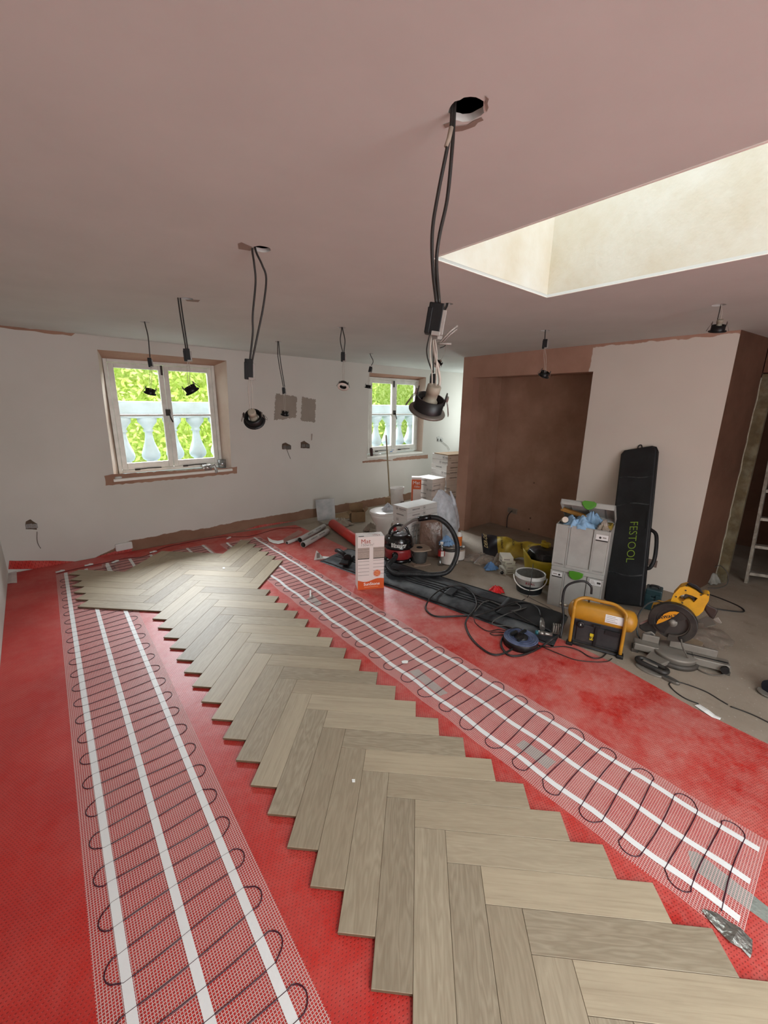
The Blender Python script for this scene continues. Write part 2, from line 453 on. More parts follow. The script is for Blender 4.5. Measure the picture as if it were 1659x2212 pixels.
def window(n, mx):
    x0, x1, z0, z1 = mx - WH, mx + WH, WZ0, WZ1; d = .05
    root = bpy.data.objects.new('window_%d' % n, None); COL.objects.link(root); place(root, V((mx, YW, z0)), None); struct(root)
    fr = MB(); t = .035
    fr.box((x0 + t / 2, YW + .02, (z0 + z1) / 2), (t, d + .03, z1 - z0)); fr.box((x1 - t / 2, YW + .02, (z0 + z1) / 2), (t, d + .03, z1 - z0))
    fr.box((mx, YW + .02, z1 - t / 2), (x1 - x0 - 2 * t, d + .03, t)); fr.box((mx, YW + .02, z0 + t / 2), (x1 - x0 - 2 * t, d + .03, t))
    fr.build('frame', M_WHITE, root, bevel=.004)
    for sgn in (-1, 1):
        a, c = (x0 + t + .003, mx - .002) if sgn < 0 else (mx + .002, x1 - t - .003)
        za, zb = z0 + t + .003, z1 - t - .003; st = .05
        s = MB(); yy = YW
        s.box((a + st / 2, yy, (za + zb) / 2), (st, .042, zb - za)); s.box((c - st / 2, yy, (za + zb) / 2), (st, .042, zb - za))
        s.box(((a + c) / 2, yy, zb - st / 2), (c - a - 2 * st, .042, st)); s.box(((a + c) / 2, yy, za + .035), (c - a - 2 * st, .042, .07))
        so = s.build('casement', M_WHITE, root, bevel=.005)
        zm = ay(330, 650 * .333 + 680 if False else 897, YW).z
        g = MB(); g.box(((a + c) / 2, yy, zm), (c - a - 2 * st, .03, .022)); g.build('glazing_bar', M_WHITE, so, bevel=.003)
        for p0, p1 in ((za + .07, zm - .011), (zm + .011, zb - st)):
            g = MB(); g.box(((a + c) / 2, yy + .004, (p0 + p1) / 2), (c - a - 2 * st, .004, p1 - p0)); g.build('pane', M_GLASS, so)
        xa = a + .12 if sgn < 0 else a + .1
        g = MB(); g.tube([(xa, yy - .035, za - .005), (xa + .13, yy - .037, za + .003), (xa + .26, yy - .033, za)], .006, 6); g.box((xa + .02, yy - .03, za - .004), (.05, .02, .018)); g.build('stay_bar', M_IRON, so)
    g = MB(); zl = ay(363, 895, YW).z
    g.box((mx, YW - .028, zl + .02), (.05, .014, .07)); g.tube([(mx + .01, YW - .04, zl + .01), (mx + .02, YW - .05, zl - .05), (mx + .035, YW - .05, zl - .085)], .007, 6)
    g.build('latch', M_IRON, root)
    g = MB(); g.box((mx - .02, YW - .03, z1 - .09), (.02, .012, .1)); g.build('top_bolt', M_IRON, root)
for n, (mx, o) in enumerate(zip((M1, M2), OPEN), 1):
    window(n, mx); reveal(o, n)
# bare plaster patch under each sill
rr = random.Random(11)
def wall_poly(name, pts, m, thick=.0015, step=.03, amp=.006, parent=None, px=True, lift=.001):
    """ragged flat patch lying on the window wall; pts in photograph pixels"""
    w = [onwall(*p) for p in pts] if px else pts
    poly = ragged([(q.x, q.z) for q in w], step, amp, rr)
    b = MB(); n = len(poly)
    f = [V((x, wall_y(x, z) - lift, z)) for x, z in poly]; g = [V((x, wall_y(x, z) - lift - thick, z)) for x, z in poly]
    b.add(f + g, [tuple(range(n)), tuple(range(2 * n - 1, n - 1, -1))] + [(i, (i + 1) % n, n + (i + 1) % n, n + i) for i in range(n)])
    return b.build(name, m, parent)
wall_poly('plaster_patch', [(225, 1028), (250, 1024), (500, 1010), (512, 1008), (512, 1022), (420, 1032), (228, 1049)], M_BARE, parent=wf)
wall_poly('plaster_patch', [(783, 996), (924, 982), (924, 990), (783, 1000)], M_BARE, parent=wf, amp=.004)
M_SWATCH = mat('taupe_test_paint', '968a7f', .8, var=.05)
wall_poly('paint_swatch', [(596, 850), (641, 857), (640, 902), (592, 908)], M_SWATCH, step=.012, amp=.010, parent=wf)
wall_poly('paint_swatch', [(652, 858), (682, 863), (680, 912), (650, 909)], M_SWATCH, step=.012, amp=.010, parent=wf)
wall_poly('plaster_patch', [(672, 937), (675, 937), (674, 950), (672, 952)], M_SWATCH, step=.02, amp=.001, parent=wf)
# ragged bare strip where the ceiling meets the walls
b_ = [V((x, 0, z)) for x, z in ((-.37, 2.219), (.45, 2.219), (.42, 2.195), (.1, 2.2), (-.37, 2.205))]
wall_poly('plaster_patch', b_, M_BARE, step=.06, amp=.005, parent=wf, px=False)

rr = random.Random(12)
_ceil = bpy.data.objects['ceiling']
def ceil_poly(pts, m, amp=.006, step=.03):
    poly = ragged([tuple(at(u, v, ZC).xy) for u, v in pts], step, amp, rr); n = len(poly); b = MB()
    b.add([(x, y, ZC - .0006) for x, y in poly] + [(x, y, ZC - .0016) for x, y in poly], [tuple(range(n)), tuple(range(2 * n - 1, n - 1, -1))] + [(i, (i + 1) % n, n + (i + 1) % n, n + i) for i in range(n)])
    return b.build('plaster_patch', m, _ceil)
M_SMUDGE = mat('grey_plaster_smudge', '8f7f74', .9, var=.1)
ceil_poly([(514, 526), (522, 523), (545, 533), (541, 541), (516, 537)], M_SMUDGE, .003, .03)
ceil_poly([(958, 268), (975, 262), (972, 272), (962, 275)], M_SMUDGE, .002, .01)
ceil_poly([(978, 272), (1010, 268), (1040, 252), (1044, 258), (1015, 276), (982, 283)], M_SMUDGE, .003, .012)
ceil_poly([(1048, 205), (1056, 212), (1052, 240), (1049, 236)], M_SMUDGE, .002, .01)
ceil_poly([(400, 647), (432, 648), (428, 652), (404, 650)], M_SMUDGE, .004, .03)
# pier with the alcove
M_NICHE = plaster('alcove_plaster', 'b08c78', '997661')
PX, PY0, PY1 = 4.30, .83, 3.53
NY0, NY1, NZ = 1.91, 3.36, 1.97
NB = 4.95
def pier():
    b = MB(); t = .12; z0 = ZF - .02; z1 = 2.63
    def bx(x0, x1, y0, y1, a, c): b.box(((x0 + x1) / 2, (y0 + y1) / 2, (a + c) / 2), (x1 - x0, y1 - y0, c - a))
    bx(PX, PX + t, NY1, PY1, z0, z1); bx(PX, PX + t, NY0, NY1, NZ, z1)
    b.hexa([V((PX, PY0, z0)), V((PX + .65, .75, z0)), V((PX + .65, NY0, z0)), V((PX, NY0, z0)), V((PX, PY0, z1)), V((PX + .65, .75, z1)), V((PX + .65, NY0, z1)), V((PX, NY0, z1))])
    return struct(b.build('wall_pier', M_PIER))
pier()
b = MB(); z1 = 2.63
b.box(((PX + .12 + NB) / 2, (3.40 + PY1) / 2, (ZF + z1) / 2), (NB - PX - .12, PY1 - 3.40, z1 - ZF))
b.box((NB + .05, 2.2, (ZF + z1) / 2), (.1, 2.9, z1 - ZF))
b.box(((PX + .12 + NB) / 2, 2.65, (2.0 + z1) / 2), (NB - PX - .12, 1.50, z1 - 2.0))
struct(b.build('wall_alcove', M_NICHE))
# bare plaster skins: end of the pier and soffit/jamb of the alcove
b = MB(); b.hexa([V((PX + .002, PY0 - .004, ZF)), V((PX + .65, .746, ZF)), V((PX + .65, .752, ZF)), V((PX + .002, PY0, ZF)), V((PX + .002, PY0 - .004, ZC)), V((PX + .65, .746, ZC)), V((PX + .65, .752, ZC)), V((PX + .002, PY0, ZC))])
struct(b.build('wall_pier_end', M_BARE_SHADE))
# dark passage and the room beyond it
slab('wall_passage_header', 4.95, 5.05, -1.2, .74, 1.94, 2.62, M_BARE_SHADE)
slab('wall_passage_side', 4.95, 5.05, -3.05, -.2, ZF - .02, 1.94, M_BARE_SHADE)
slab('wall_passage_far', 5.05, 6.6, 1.3, 1.4, ZF - .02, 2.62, M_BARE_SHADE)

# ================================================================== outside
M_STONE = mat('weathered_stone_paint', 'c9d3d8', .75, vs=10, var=.05, dust=('9aa19a', .5), dv=5)
YB = 6.15
def balustrade():
    zt, zb = ay(324, 867, YB).z, ay(324, 903, YB).z; z0 = ay(324, 1002, YB).z
    root = thing('stone_balustrade', 'pale weathered stone balustrade of bulbous balusters outside both windows', 'balustrade', (4, YB, z0 - .2))
    b = MB(); b.box((4.3, YB, (zt + zb + .05) / 2), (10.2, .26, zt - zb - .05)); b.box((4.3, YB, zb + .025), (10.2, .2, .05)); b.build('top_rail', M_STONE, root, bevel=.02)
    b = MB(); b.box((4.3, YB, z0 - .12), (10.2, .26, .2)); b.build('plinth', M_STONE, root, bevel=.01)
    h = zb - z0 + .03
    prof = [(.085, 0), (.085, .05), (.06, .07), (.06, .10), (.095, .14), (.112, .20), (.108, .27), (.085, .37), (.058, .50), (.046, .62), (.044, .70), (.06, .71), (.06, .74), (.048, .76), (.07, .82), (.11, .90), (.115, .94), (.115, 1.0)]
    x = ay(324, 960, YB).x - .295 * 5
    me = None
    for i in range(34):
        if me is None:
            b = MB(); b.lathe([(r, z * h) for r, z in prof], 18); me = b.mesh('baluster', M_STONE)
        o = bpy.data.objects.new('baluster', me); COL.objects.link(o); place(o, V((x + i * .295, YB, z0 - .02)), root)
balustrade()
slab('floor_parapet_gutter', -1.5, 9.5, 5.39, 6.5, .45, .55, mat('pale_roof_felt', 'b0b6b8', .6))
slab('floor_garden', -3, 14, 6.5, 13, .05, .15, mat('garden_lawn', '7d9440', .9, vs=6, var=.2))
def leafmat(name, a, c):
    m, nt, p = newmat(name)
    pos = nt.add('ShaderNodeNewGeometry').outputs['Position']
    cc = nt.mix(nt.ramp(nt.noise(pos, 5, 4, .7), .35, .65), lin(a), lin(c)); nt.link(cc, p.inputs['Base Color'])
    p.inputs['Roughness'].default_value = .55
    tl = nt.add('ShaderNodeBsdfTranslucent'); nt.link(cc, tl.inputs[0])
    mx = nt.add('ShaderNodeMixShader'); mx.inputs[0].default_value = .55
    nt.link(p.outputs[0], mx.inputs[1]); nt.link(tl.outputs[0], mx.inputs[2]); nt.link(mx.outputs[0], nt.n['Material Output'].inputs[0]); return m
M_LEAF = leafmat('hedge_leaves', 'aec850', 'eef29c'); M_LEAF2 = leafmat('tree_leaves', 'b2ca66', 'eaf0a8')
def foliage(name, m, x0, x1, y0, y1, z0, ztop, n, size, seed):
    r = random.Random(seed); vs = []; fs = []
    for i in range(n):
        x = r.uniform(x0, x1); z = z0 + (ztop(x) - z0) * r.random() ** .9; y = r.uniform(y0, y1)
        s = size * r.uniform(.6, 1.3); a = V((r.gauss(0, 1), r.gauss(0, .6), r.gauss(0, 1))).normalized(); q = a.cross(V((r.gauss(0, .5), -1, r.gauss(0, .5) + .5))).normalized()
        c = V((x, y, z)); k = len(vs)
        vs += [c - a * s, c - q * s * .45, c + a * s, c + q * s * .45]; fs.append((k, k + 1, k + 2, k + 3))
    b = MB(); b.add(vs, fs)
    b.grid(lambda u, v: (lerp(x0, x1, u), y1 + .12 * sin(u * 61 + 4 * v) * sin(v * 23) + .05 * sin(u * 170), lerp(z0, ztop(lerp(x0, x1, u)), v)), 90, 24)
    return b.build(name, m, None, fix=False)
o = foliage('garden_hedge', M_LEAF, -1.2, 6.4, 7.6, 8.6, .2, lambda x: 3.3 + .15 * sin(3 * x), 24000, .052, 5)
tag(o, 'tall bright yellow-green hedge behind the balustrade seen through left window', 'hedge', kind='stuff')
o = foliage('garden_tree', M_LEAF2, 6.6, 12.5, 8.0, 9.6, .2, lambda x: 3.2 + .8 * sin(2.3 * x) * sin(1.1 * x + 1), 15000, .062, 6)
tag(o, 'loose pale green trees behind the balustrade seen through right window', 'tree', kind='stuff')
# ================================================================== red underlay
def underlay_mat():
    m, nt, p = newmat('red_underlay_membrane')
    pos = nt.add('ShaderNodeNewGeometry').outputs['Position']
    vo = nt.add('ShaderNodeTexVoronoi'); vo.inputs['Randomness'].default_value = .12; vo.inputs['Scale'].default_value = 1.0
    mp = nt.add('ShaderNodeMapping'); mp.inputs['Rotation'].default_value = (0, 0, .5); mp.inputs['Scale'].default_value = (75, 110, 0)
    nt.link(pos, mp.inputs['Vector']); nt.link(mp.outputs[0], vo.inputs['Vector'])
    dot = nt.math('SUBTRACT', 1.0, nt.ramp(vo.outputs['Distance'], .16, .26))
    base = nt.mix(nt.ramp(nt.noise(pos, 3, 4), .3, .7), lin('b8201a'), lin('c62a20'))
    s = nt.add('ShaderNodeSeparateXYZ'); nt.link(pos, s.inputs[0])
    far = nt.ramp(nt.math('ADD', s.outputs[0], nt.math('MULTIPLY', s.outputs[1], .22)), .2, 2.6)     # trodden dust, thicker towards the work area
    d1 = nt.ramp(nt.noise(pos, 4.2, 9, .72), .38, .72); d2 = nt.ramp(nt.noise(pos, 30, 6, .75), .4, .72)
    dust = nt.math('MULTIPLY', nt.math('ADD', nt.math('MULTIPLY', d1, .7), nt.math('MULTIPLY', d2, .35)), nt.math('ADD', .16, nt.math('MULTIPLY', far, .8)))
    c = nt.mix(dust, base, lin('d2948a'))
    c = nt.mix(nt.math('MULTIPLY', dot, .55), c, lin('5c0d0a'))
    nt.link(c, p.inputs['Base Color']); p.inputs['Roughness'].default_value = .42; p.inputs['Specular IOR Level'].default_value = .45
    h = nt.math('SUBTRACT', nt.math('MULTIPLY', nt.noise(pos, 4, 3), 3.0), nt.math('MULTIPLY', dot, .6))
    nt.link(nt.bump(h, .35, .006), p.inputs['Normal']); return m
M_RED = underlay_mat()
mem = thing('underlay_membrane', 'perforated red underlay sheet covering most of the floor under the heating mats', 'underlay', (1, 2, ZF))
flat_shape('sheet', [[(-.371, -3), (2.6, -3), (2.612, .04), (2.63, .355), (2.72, .81), (2.735, 1.06), (2.69, 2.4), (2.645, 3.745), (2.66, 4.35), (2.64, 5.0), (1.75, 5.175), (.9, 5.185), (.2, 5.19), (-.371, 5.19)]],
           ZU - ZF, M_RED, Matrix.Translation((0, 0, (ZU + ZF) / 2)), mem)
_u1 = wall_poly('underlay_flap', [(18, 1229), (20, 1211), (120, 1211), (156, 1212), (180, 1214), (218, 1200), (277, 1181), (287, 1182), (284, 1190), (180, 1226), (100, 1229)], M_RED, .003, .05, .002, None, lift=.004)
_u2 = wall_poly('underlay_flap', [(492, 1158), (500, 1154), (561, 1134), (597, 1129), (663, 1122), (666, 1134), (560, 1152)], M_RED, .003, .05, .002, None, lift=.004)
tag(_u1, 'red underlay flap turned up against the wall below and left of left window', 'underlay'); tag(_u2, 'red underlay flap turned up against the wall behind the white tubes', 'underlay')
# scraps of the same sheet
def crumple(name, label, cat, c, rx, ry, h, m, seed, group=None, n=14, thick=.002, rot=0, hollow=.5, rag=.35):
    """a crumpled sheet of cloth, paper or film lying at c"""
    r = random.Random(seed); ph = [(r.uniform(3, 9), r.uniform(3, 9), r.uniform(0, 6)) for _ in range(5)]
    edge = [1 + r.uniform(-rag, rag * .5) for _ in range(24)]
    def fn(u, v):
        a = 2 * pi * u; k = edge[int(u * 24) % 24] * (1 - .0) * v
        x, y = rx * k * cos(a), ry * k * sin(a)
        w = sum(sin(p * x / rx + q * y / ry + s) for p, q, s in ph) / 5
        w2 = sum(abs(sin(1.7 * p * x / rx - 1.3 * q * y / ry + s)) for p, q, s in ph) / 5
        z = h * max(0, (1 - v ** 1.6) * (.55 + .6 * w) + .35 * w2 * (1 - .6 * v))
        return (x, y, z + thick)
    b = MB(); b.grid(fn, 48, n, Matrix.Translation(V(c)) @ Matrix.Rotation(rot, 4, 'Z'))
    o = b.build(name, m, None, solid=thick)
    return tag(o, label, cat, group)

# ================================================================== heating mats
M_NET = mat('white_glassfibre_mesh', 'e8c9c4', .6, var=0)
M_TAPE = mat('white_mat_tape', 'e9e8e6', .5, var=.02, bump=.1, bs=60)
M_CABLE = mat('dark_red_heating_cable', '3d0f22', .4, var=0)
M_FOIL = mat('crinkled_foil_tape', 'b9bcb6', .28, metal=.85, var=.15, bump=.6, bs=60)
M_FOIL_D = mat('dull_foil_tape', '9aa098', .45, metal=.4, var=.2, bump=.3, bs=60)
def heating_mat(name, label, x_edge, y0, y1, tapes, loops, phase, wob=0.0, back_loop=True):
    """x_edge(y) is the left edge; width .49; loops = offsets of the cable extremes"""
    root = thing(name, label, 'heating mat', (x_edge(y0) + .245, (y0 + y1) / 2, ZU))
    wv = lambda y, k: wob * sin(17 * y + 2 * k) * (1 - .5 * k)
    # netting: real threads, joined
    b = MB(); w = .00085; z = ZU + .0008; n = 61
    for i in range(n + 1):
        o = .49 * i / n; ys = [y0 + (y1 - y0) * j / 24 for j in range(25)]
        pts = []
        for y in ys:
            x = x_edge(y) + o + wv(y, o / .49); pts += [(x - w, y, z), (x + w, y, z)]
        b.add(pts, [(2 * j, 2 * j + 1, 2 * j + 3, 2 * j + 2) for j in range(24)])
    m = int((y1 - y0) / .0085)
    for j in range(m + 1):
        y = y0 + (y1 - y0) * j / m; xa = x_edge(y) - .004 + wv(y, 0); xb = x_edge(y) + .494 + wv(y, 1)
        b.add([(xa, y - w, z), (xb, y - w, z), (xb, y + w, z), (xa, y + w, z)], [(0, 1, 2, 3)])
    o = b.build('netting', M_NET, root, fix=False); tag(o, kind='stuff')
    # serpentine cable
    xl, xr = loops; pts = []; sp = .08; y = y0 + phase; k = 0; r = sp / 2; zc = ZU + .0018
    side = 0
    while y < y1 - .02:
        e = x_edge(y); a, c = (e + xl + r, e + xr - r); a += wv(y, 0); c += wv(y, 1)
        line = [(lerp(a, c, t / 6), y + .008 * sin(pi * t / 6 * 1.0 + k), zc) for t in range(7)]
        if side: line.reverse()
        pts += line
        if y + sp < y1 - .02:
            cx = (a if side else c); sg = -1 if side else 1
            for t in range(1, 8):
                an = -pi / 2 + pi * t / 8
                pts.append((cx + sg * r * 1.05 * cos(an), y + r + r * sin(an), zc))
        side ^= 1; y += sp; k += 1
    b = MB(); b.tube(pts, .0021, 6); b.build('heating_cable', M_CABLE, root)
    for off in tapes:
        b = MB(); ys = [y0 + .015 + (y1 - y0 - .015) * j / 60 for j in range(61)]; h = .0135; rings = []
        for y in ys:
            x = x_edge(y) + off + wv(y, off / .49); zz = ZU + .0026 + .0003 * sin(y * 2 * pi / .08)
            rings.append([V((x - h, y, zz)), V((x + h, y, zz)), V((x + h, y, zz + .0006)), V((x - h, y, zz + .0006))])
        b.loft(rings); b.build('tape', M_TAPE, root)
    return root
heating_mat('heating_mat', 'left electric heating mat of white netting, running out under the parquet beside left wall', lambda y: -.125 + .0225 * y, .2, 4.88, (.072, .236, .412), (.024, .468), .02)
hm = heating_mat('heating_mat', 'right electric heating mat of wavy white netting between the parquet and the dusty tool area', lambda y: 1.468 + .0135 * y, -.045, 4.82, (.080, .250, .420), (.020, .475), .06, wob=.006)
for i, x in enumerate((.36, .90)):
    heating_mat('heating_mat', ('short heating mat end showing behind the parquet under left window, beside white foam pad', 'short heating mat end showing behind the parquet, right of left window')[i],
                lambda y, x=x: x + .0 * y, 4.30, 4.93 - .02 * i, ((.045, .25, .45), (.04, .285, .46))[i], (.02, .47), .02)
def sticker(name, pts, m, z=ZU + .0003, thick=.0004, parent=None):
    b = MB(); w = [at(u, v, z) for u, v in pts]; n = len(w)
    b.add(w + [q + V((0, 0, thick)) for q in w], [tuple(reversed(range(n))), tuple(range(n, 2 * n))] + [(i, (i + 1) % n, n + (i + 1) % n, n + i) for i in range(n)])
    return b.build(name, m, parent)
c5 = lambda x, y: (1100 + x / 2.968, 1500 + y / 2.968)
c8 = lambda x, y: (680 + x / 2.592, 1260 + y / 2.592)
sticker('foil_label', [c8(525, 493), c8(578, 480), c8(745, 615), c8(700, 630)], M_FOIL_D, parent=hm)
sticker('foil_label', [c8(1125, 905), c8(1170, 878), c8(1352, 1000), c8(1300, 1040)], M_FOIL_D, parent=hm)
sticker('foil_label', [c8(-45, 90), c8(-15, 62), c8(40, 112), c8(15, 130)], M_FOIL, parent=hm)
sticker('foil_label', [c5(1145, 1000), c5(1205, 1012), c5(1560, 1285), c5(1700, 1395), c5(1700, 1500), c5(1540, 1385), c5(1170, 1110)], M_FOIL_D, parent=hm)
def strip3(name, label, cat, rows, m, z0=ZU + .0012, thick=.0006):
    """creased strip lying on the floor; rows = pairs of pixels with a lift"""
    b = MB(); rings = []
    for (a, c, l) in rows:
        p, q = at(*a, z0 + l), at(*c, z0 + l); mid = (p + q) / 2 + V((0, 0, .003))
        rings.append([p, mid, q, q - V((0, 0, thick)), mid - V((0, 0, thick)), p - V((0, 0, thick))])
    b.loft(rings); return tag(b.build(name, m, None), label, cat)
strip3('foil_tape_strip', 'crinkled silver foil tape strip at the near end of right heating mat', 'tape', [
    (c5(1235, 1385), c5(1262, 1378), .002), (c5(1290, 1455), c5(1330, 1400), .006), (c5(1360, 1535), c5(1400, 1450), .003), (c5(1420, 1590), c5(1480, 1495), .012), (c5(1490, 1630), c5(1560, 1575), .004), (c5(1545, 1692), c5(1558, 1655), .002)], M_FOIL)
M_SCRAP = mat('white_scrap', 'eeeeea', .5, var=0)
def scrap(label, pts, z=ZU + .006, h=.004):
    o = sticker('offcut', pts, M_SCRAP, z, h); return tag(o, label, 'offcut')
scrap('small white card offcut lying on right heating mat above the long foil label', [c8(485, 438), c8(505, 433), c8(523, 436), c8(520, 448), c8(490, 449)])
scrap('tiny white chip lying on a plank in the middle of the parquet', [(760, 1684), (767, 1684), (767, 1690), (761, 1690)], .001, .003)
scrap('tiny pale chip on the far parquet near the wall', [(481, 1226), (486, 1226), (486, 1229), (481, 1229)], .001, .003)
scrap('crooked white label strip curling beside the small foil label on right mat', [(669, 1276), (672, 1276), (672, 1289), (669, 1290)], .0, .006)
# red feed cable along the window wall
M_FEED = mat('dark_red_feed_cable', '5a0f14', .5, var=0)
def cable(name, label, pts, r, m, cat='cable', n=6, closed=False, group=None):
    b = MB(); b.tube(spline(pts, n, closed), r, 6, closed=closed); return tag(b.build(name, m, None), label, cat, group)
cable('feed_cable', 'dark red feed cable trailing along the foot of the window wall behind the parquet', [at(u, v, ZU + .004) for u, v in [(122, 1240), (150, 1232), (195, 1222), (240, 1213), (270, 1206), (310, 1202), (345, 1186), (375, 1178), (430, 1167), (480, 1160), (540, 1158), (600, 1142), (650, 1140)]], .003, M_FEED)

# ================================================================== herringbone parquet
PW = .12; S2 = 2 ** -.5
ORG = V((1.01116, 3.67240, 0))
DA = V((S2, -S2, 0)); DB = V((-S2, -S2, 0))
def oak():
    m, nt, p = newmat('smoked_pale_oak')
    tc = nt.add('ShaderNodeTexCoord'); oi = nt.add('ShaderNodeObjectInfo'); rnd = oi.outputs['Random']
    ofs = nt.add('ShaderNodeCombineXYZ')
    nt.link(nt.math('MULTIPLY', rnd, 37.0), ofs.inputs[0]); nt.link(nt.math('MULTIPLY', rnd, 91.0), ofs.inputs[1]); nt.link(nt.math('MULTIPLY', rnd, 53.0), ofs.inputs[2])
    va = nt.add('ShaderNodeVectorMath', operation='ADD'); nt.link(tc.outputs['Object'], va.inputs[0]); nt.link(ofs.outputs[0], va.inputs[1])
    v = va.outputs[0]
    g1 = nt.noise(nt.mapping(v, (1.3, 9, 1)), 2.2, 3, .5)                       # broad cathedral figure
    ring = nt.math('FRACT', nt.math('MULTIPLY', g1, 9.0)); ring = nt.ramp(nt.math('ABSOLUTE', nt.math('SUBTRACT', ring, .5)), 0.0, .5)
    g2 = nt.noise(nt.mapping(v, (4, 160, 1)), 1.0, 4, .6)                        # fine pores
    g3 = nt.noise(nt.mapping(v, (3, 26, 1)), 1.0, 4, .6)
    r2 = nt.math('FRACT', nt.math('MULTIPLY', rnd, 7.31)); r3 = nt.math('FRACT', nt.math('MULTIPLY', rnd, 13.7))
    base = nt.mix(r2, lin('b5a58b'), lin('928571')); base = nt.mix(nt.math('MULTIPLY', r3, .6), base, lin('baad95'))
    c = nt.mix(nt.math('MULTIPLY', nt.ramp(g3, .4, .75), .35), base, lin('8b7a64'))
    c = nt.mix(nt.math('MULTIPLY', nt.math('MULTIPLY', ring, r2), .5), c, lin('776853'))
    c = nt.mix(nt.math('MULTIPLY', nt.ramp(g2, .5, .75), .38), c, lin('80705a'))
    nt.link(c, p.inputs['Base Color']); p.inputs['Roughness'].default_value = .5; p.inputs['Specular IOR Level'].default_value = .4
    nt.link(nt.bump(g2, .12, .002), p.inputs['Normal']); return m
M_OAK = oak()
M_OAKEDGE = mat('raw_board_edge', '6b5640', .8, vs=40)
par = thing('herringbone_parquet', 'herringbone parquet of pale smoked oak planks laid down the middle of the red underlay', 'parquet', ORG)
def plank_mesh():
    b = MB(); L, w, h, c = .5992, .1192, .0116, .0011
    r = []
    for z, k in ((-h, 0), (-c * 1.2, 0), (0, c)):
        r.append([V((-L / 2 + k, -w / 2 + k, z)), V((L / 2 - k, -w / 2 + k, z)), V((L / 2 - k, w / 2 - k, z)), V((-L / 2 + k, w / 2 - k, z))])
    b.mat(1).loft(r[:2], cap=False); b.mat(0).loft(r[1:], cap=False)
    b.add(r[2], [(0, 1, 2, 3)]); b.mat(1).add(r[0], [(3, 2, 1, 0)])
    return b.mesh('plank', [M_OAK, M_OAKEDGE])
ME_PLANK = plank_mesh()
def plank(a, b_, horiz):
    o = bpy.data.objects.new('plank', ME_PLANK); COL.objects.link(o)
    ca, cb = (a + 2.5, b_ + .5) if horiz else (a + .5, b_ + 2.5)
    c = ORG + DA * ca * PW + DB * cb * PW + V((0, 0, rp.uniform(-.0003, .0003)))
    place(o, c, par); d = DA if horiz else DB
    o.rotation_euler = (0, 0, math.atan2(d.y, d.x) + (pi if rp.random() < .5 else 0))
rp = random.Random(21)
for k in range(-7, 22): plank(k, k, True)
for k in range(-8, 22): plank(k, k + 1, False)
for k in range(-7, -1): plank(k - 5, k + 5, True)
for k in range(-7, -1): plank(k + 5, k - 4, False)
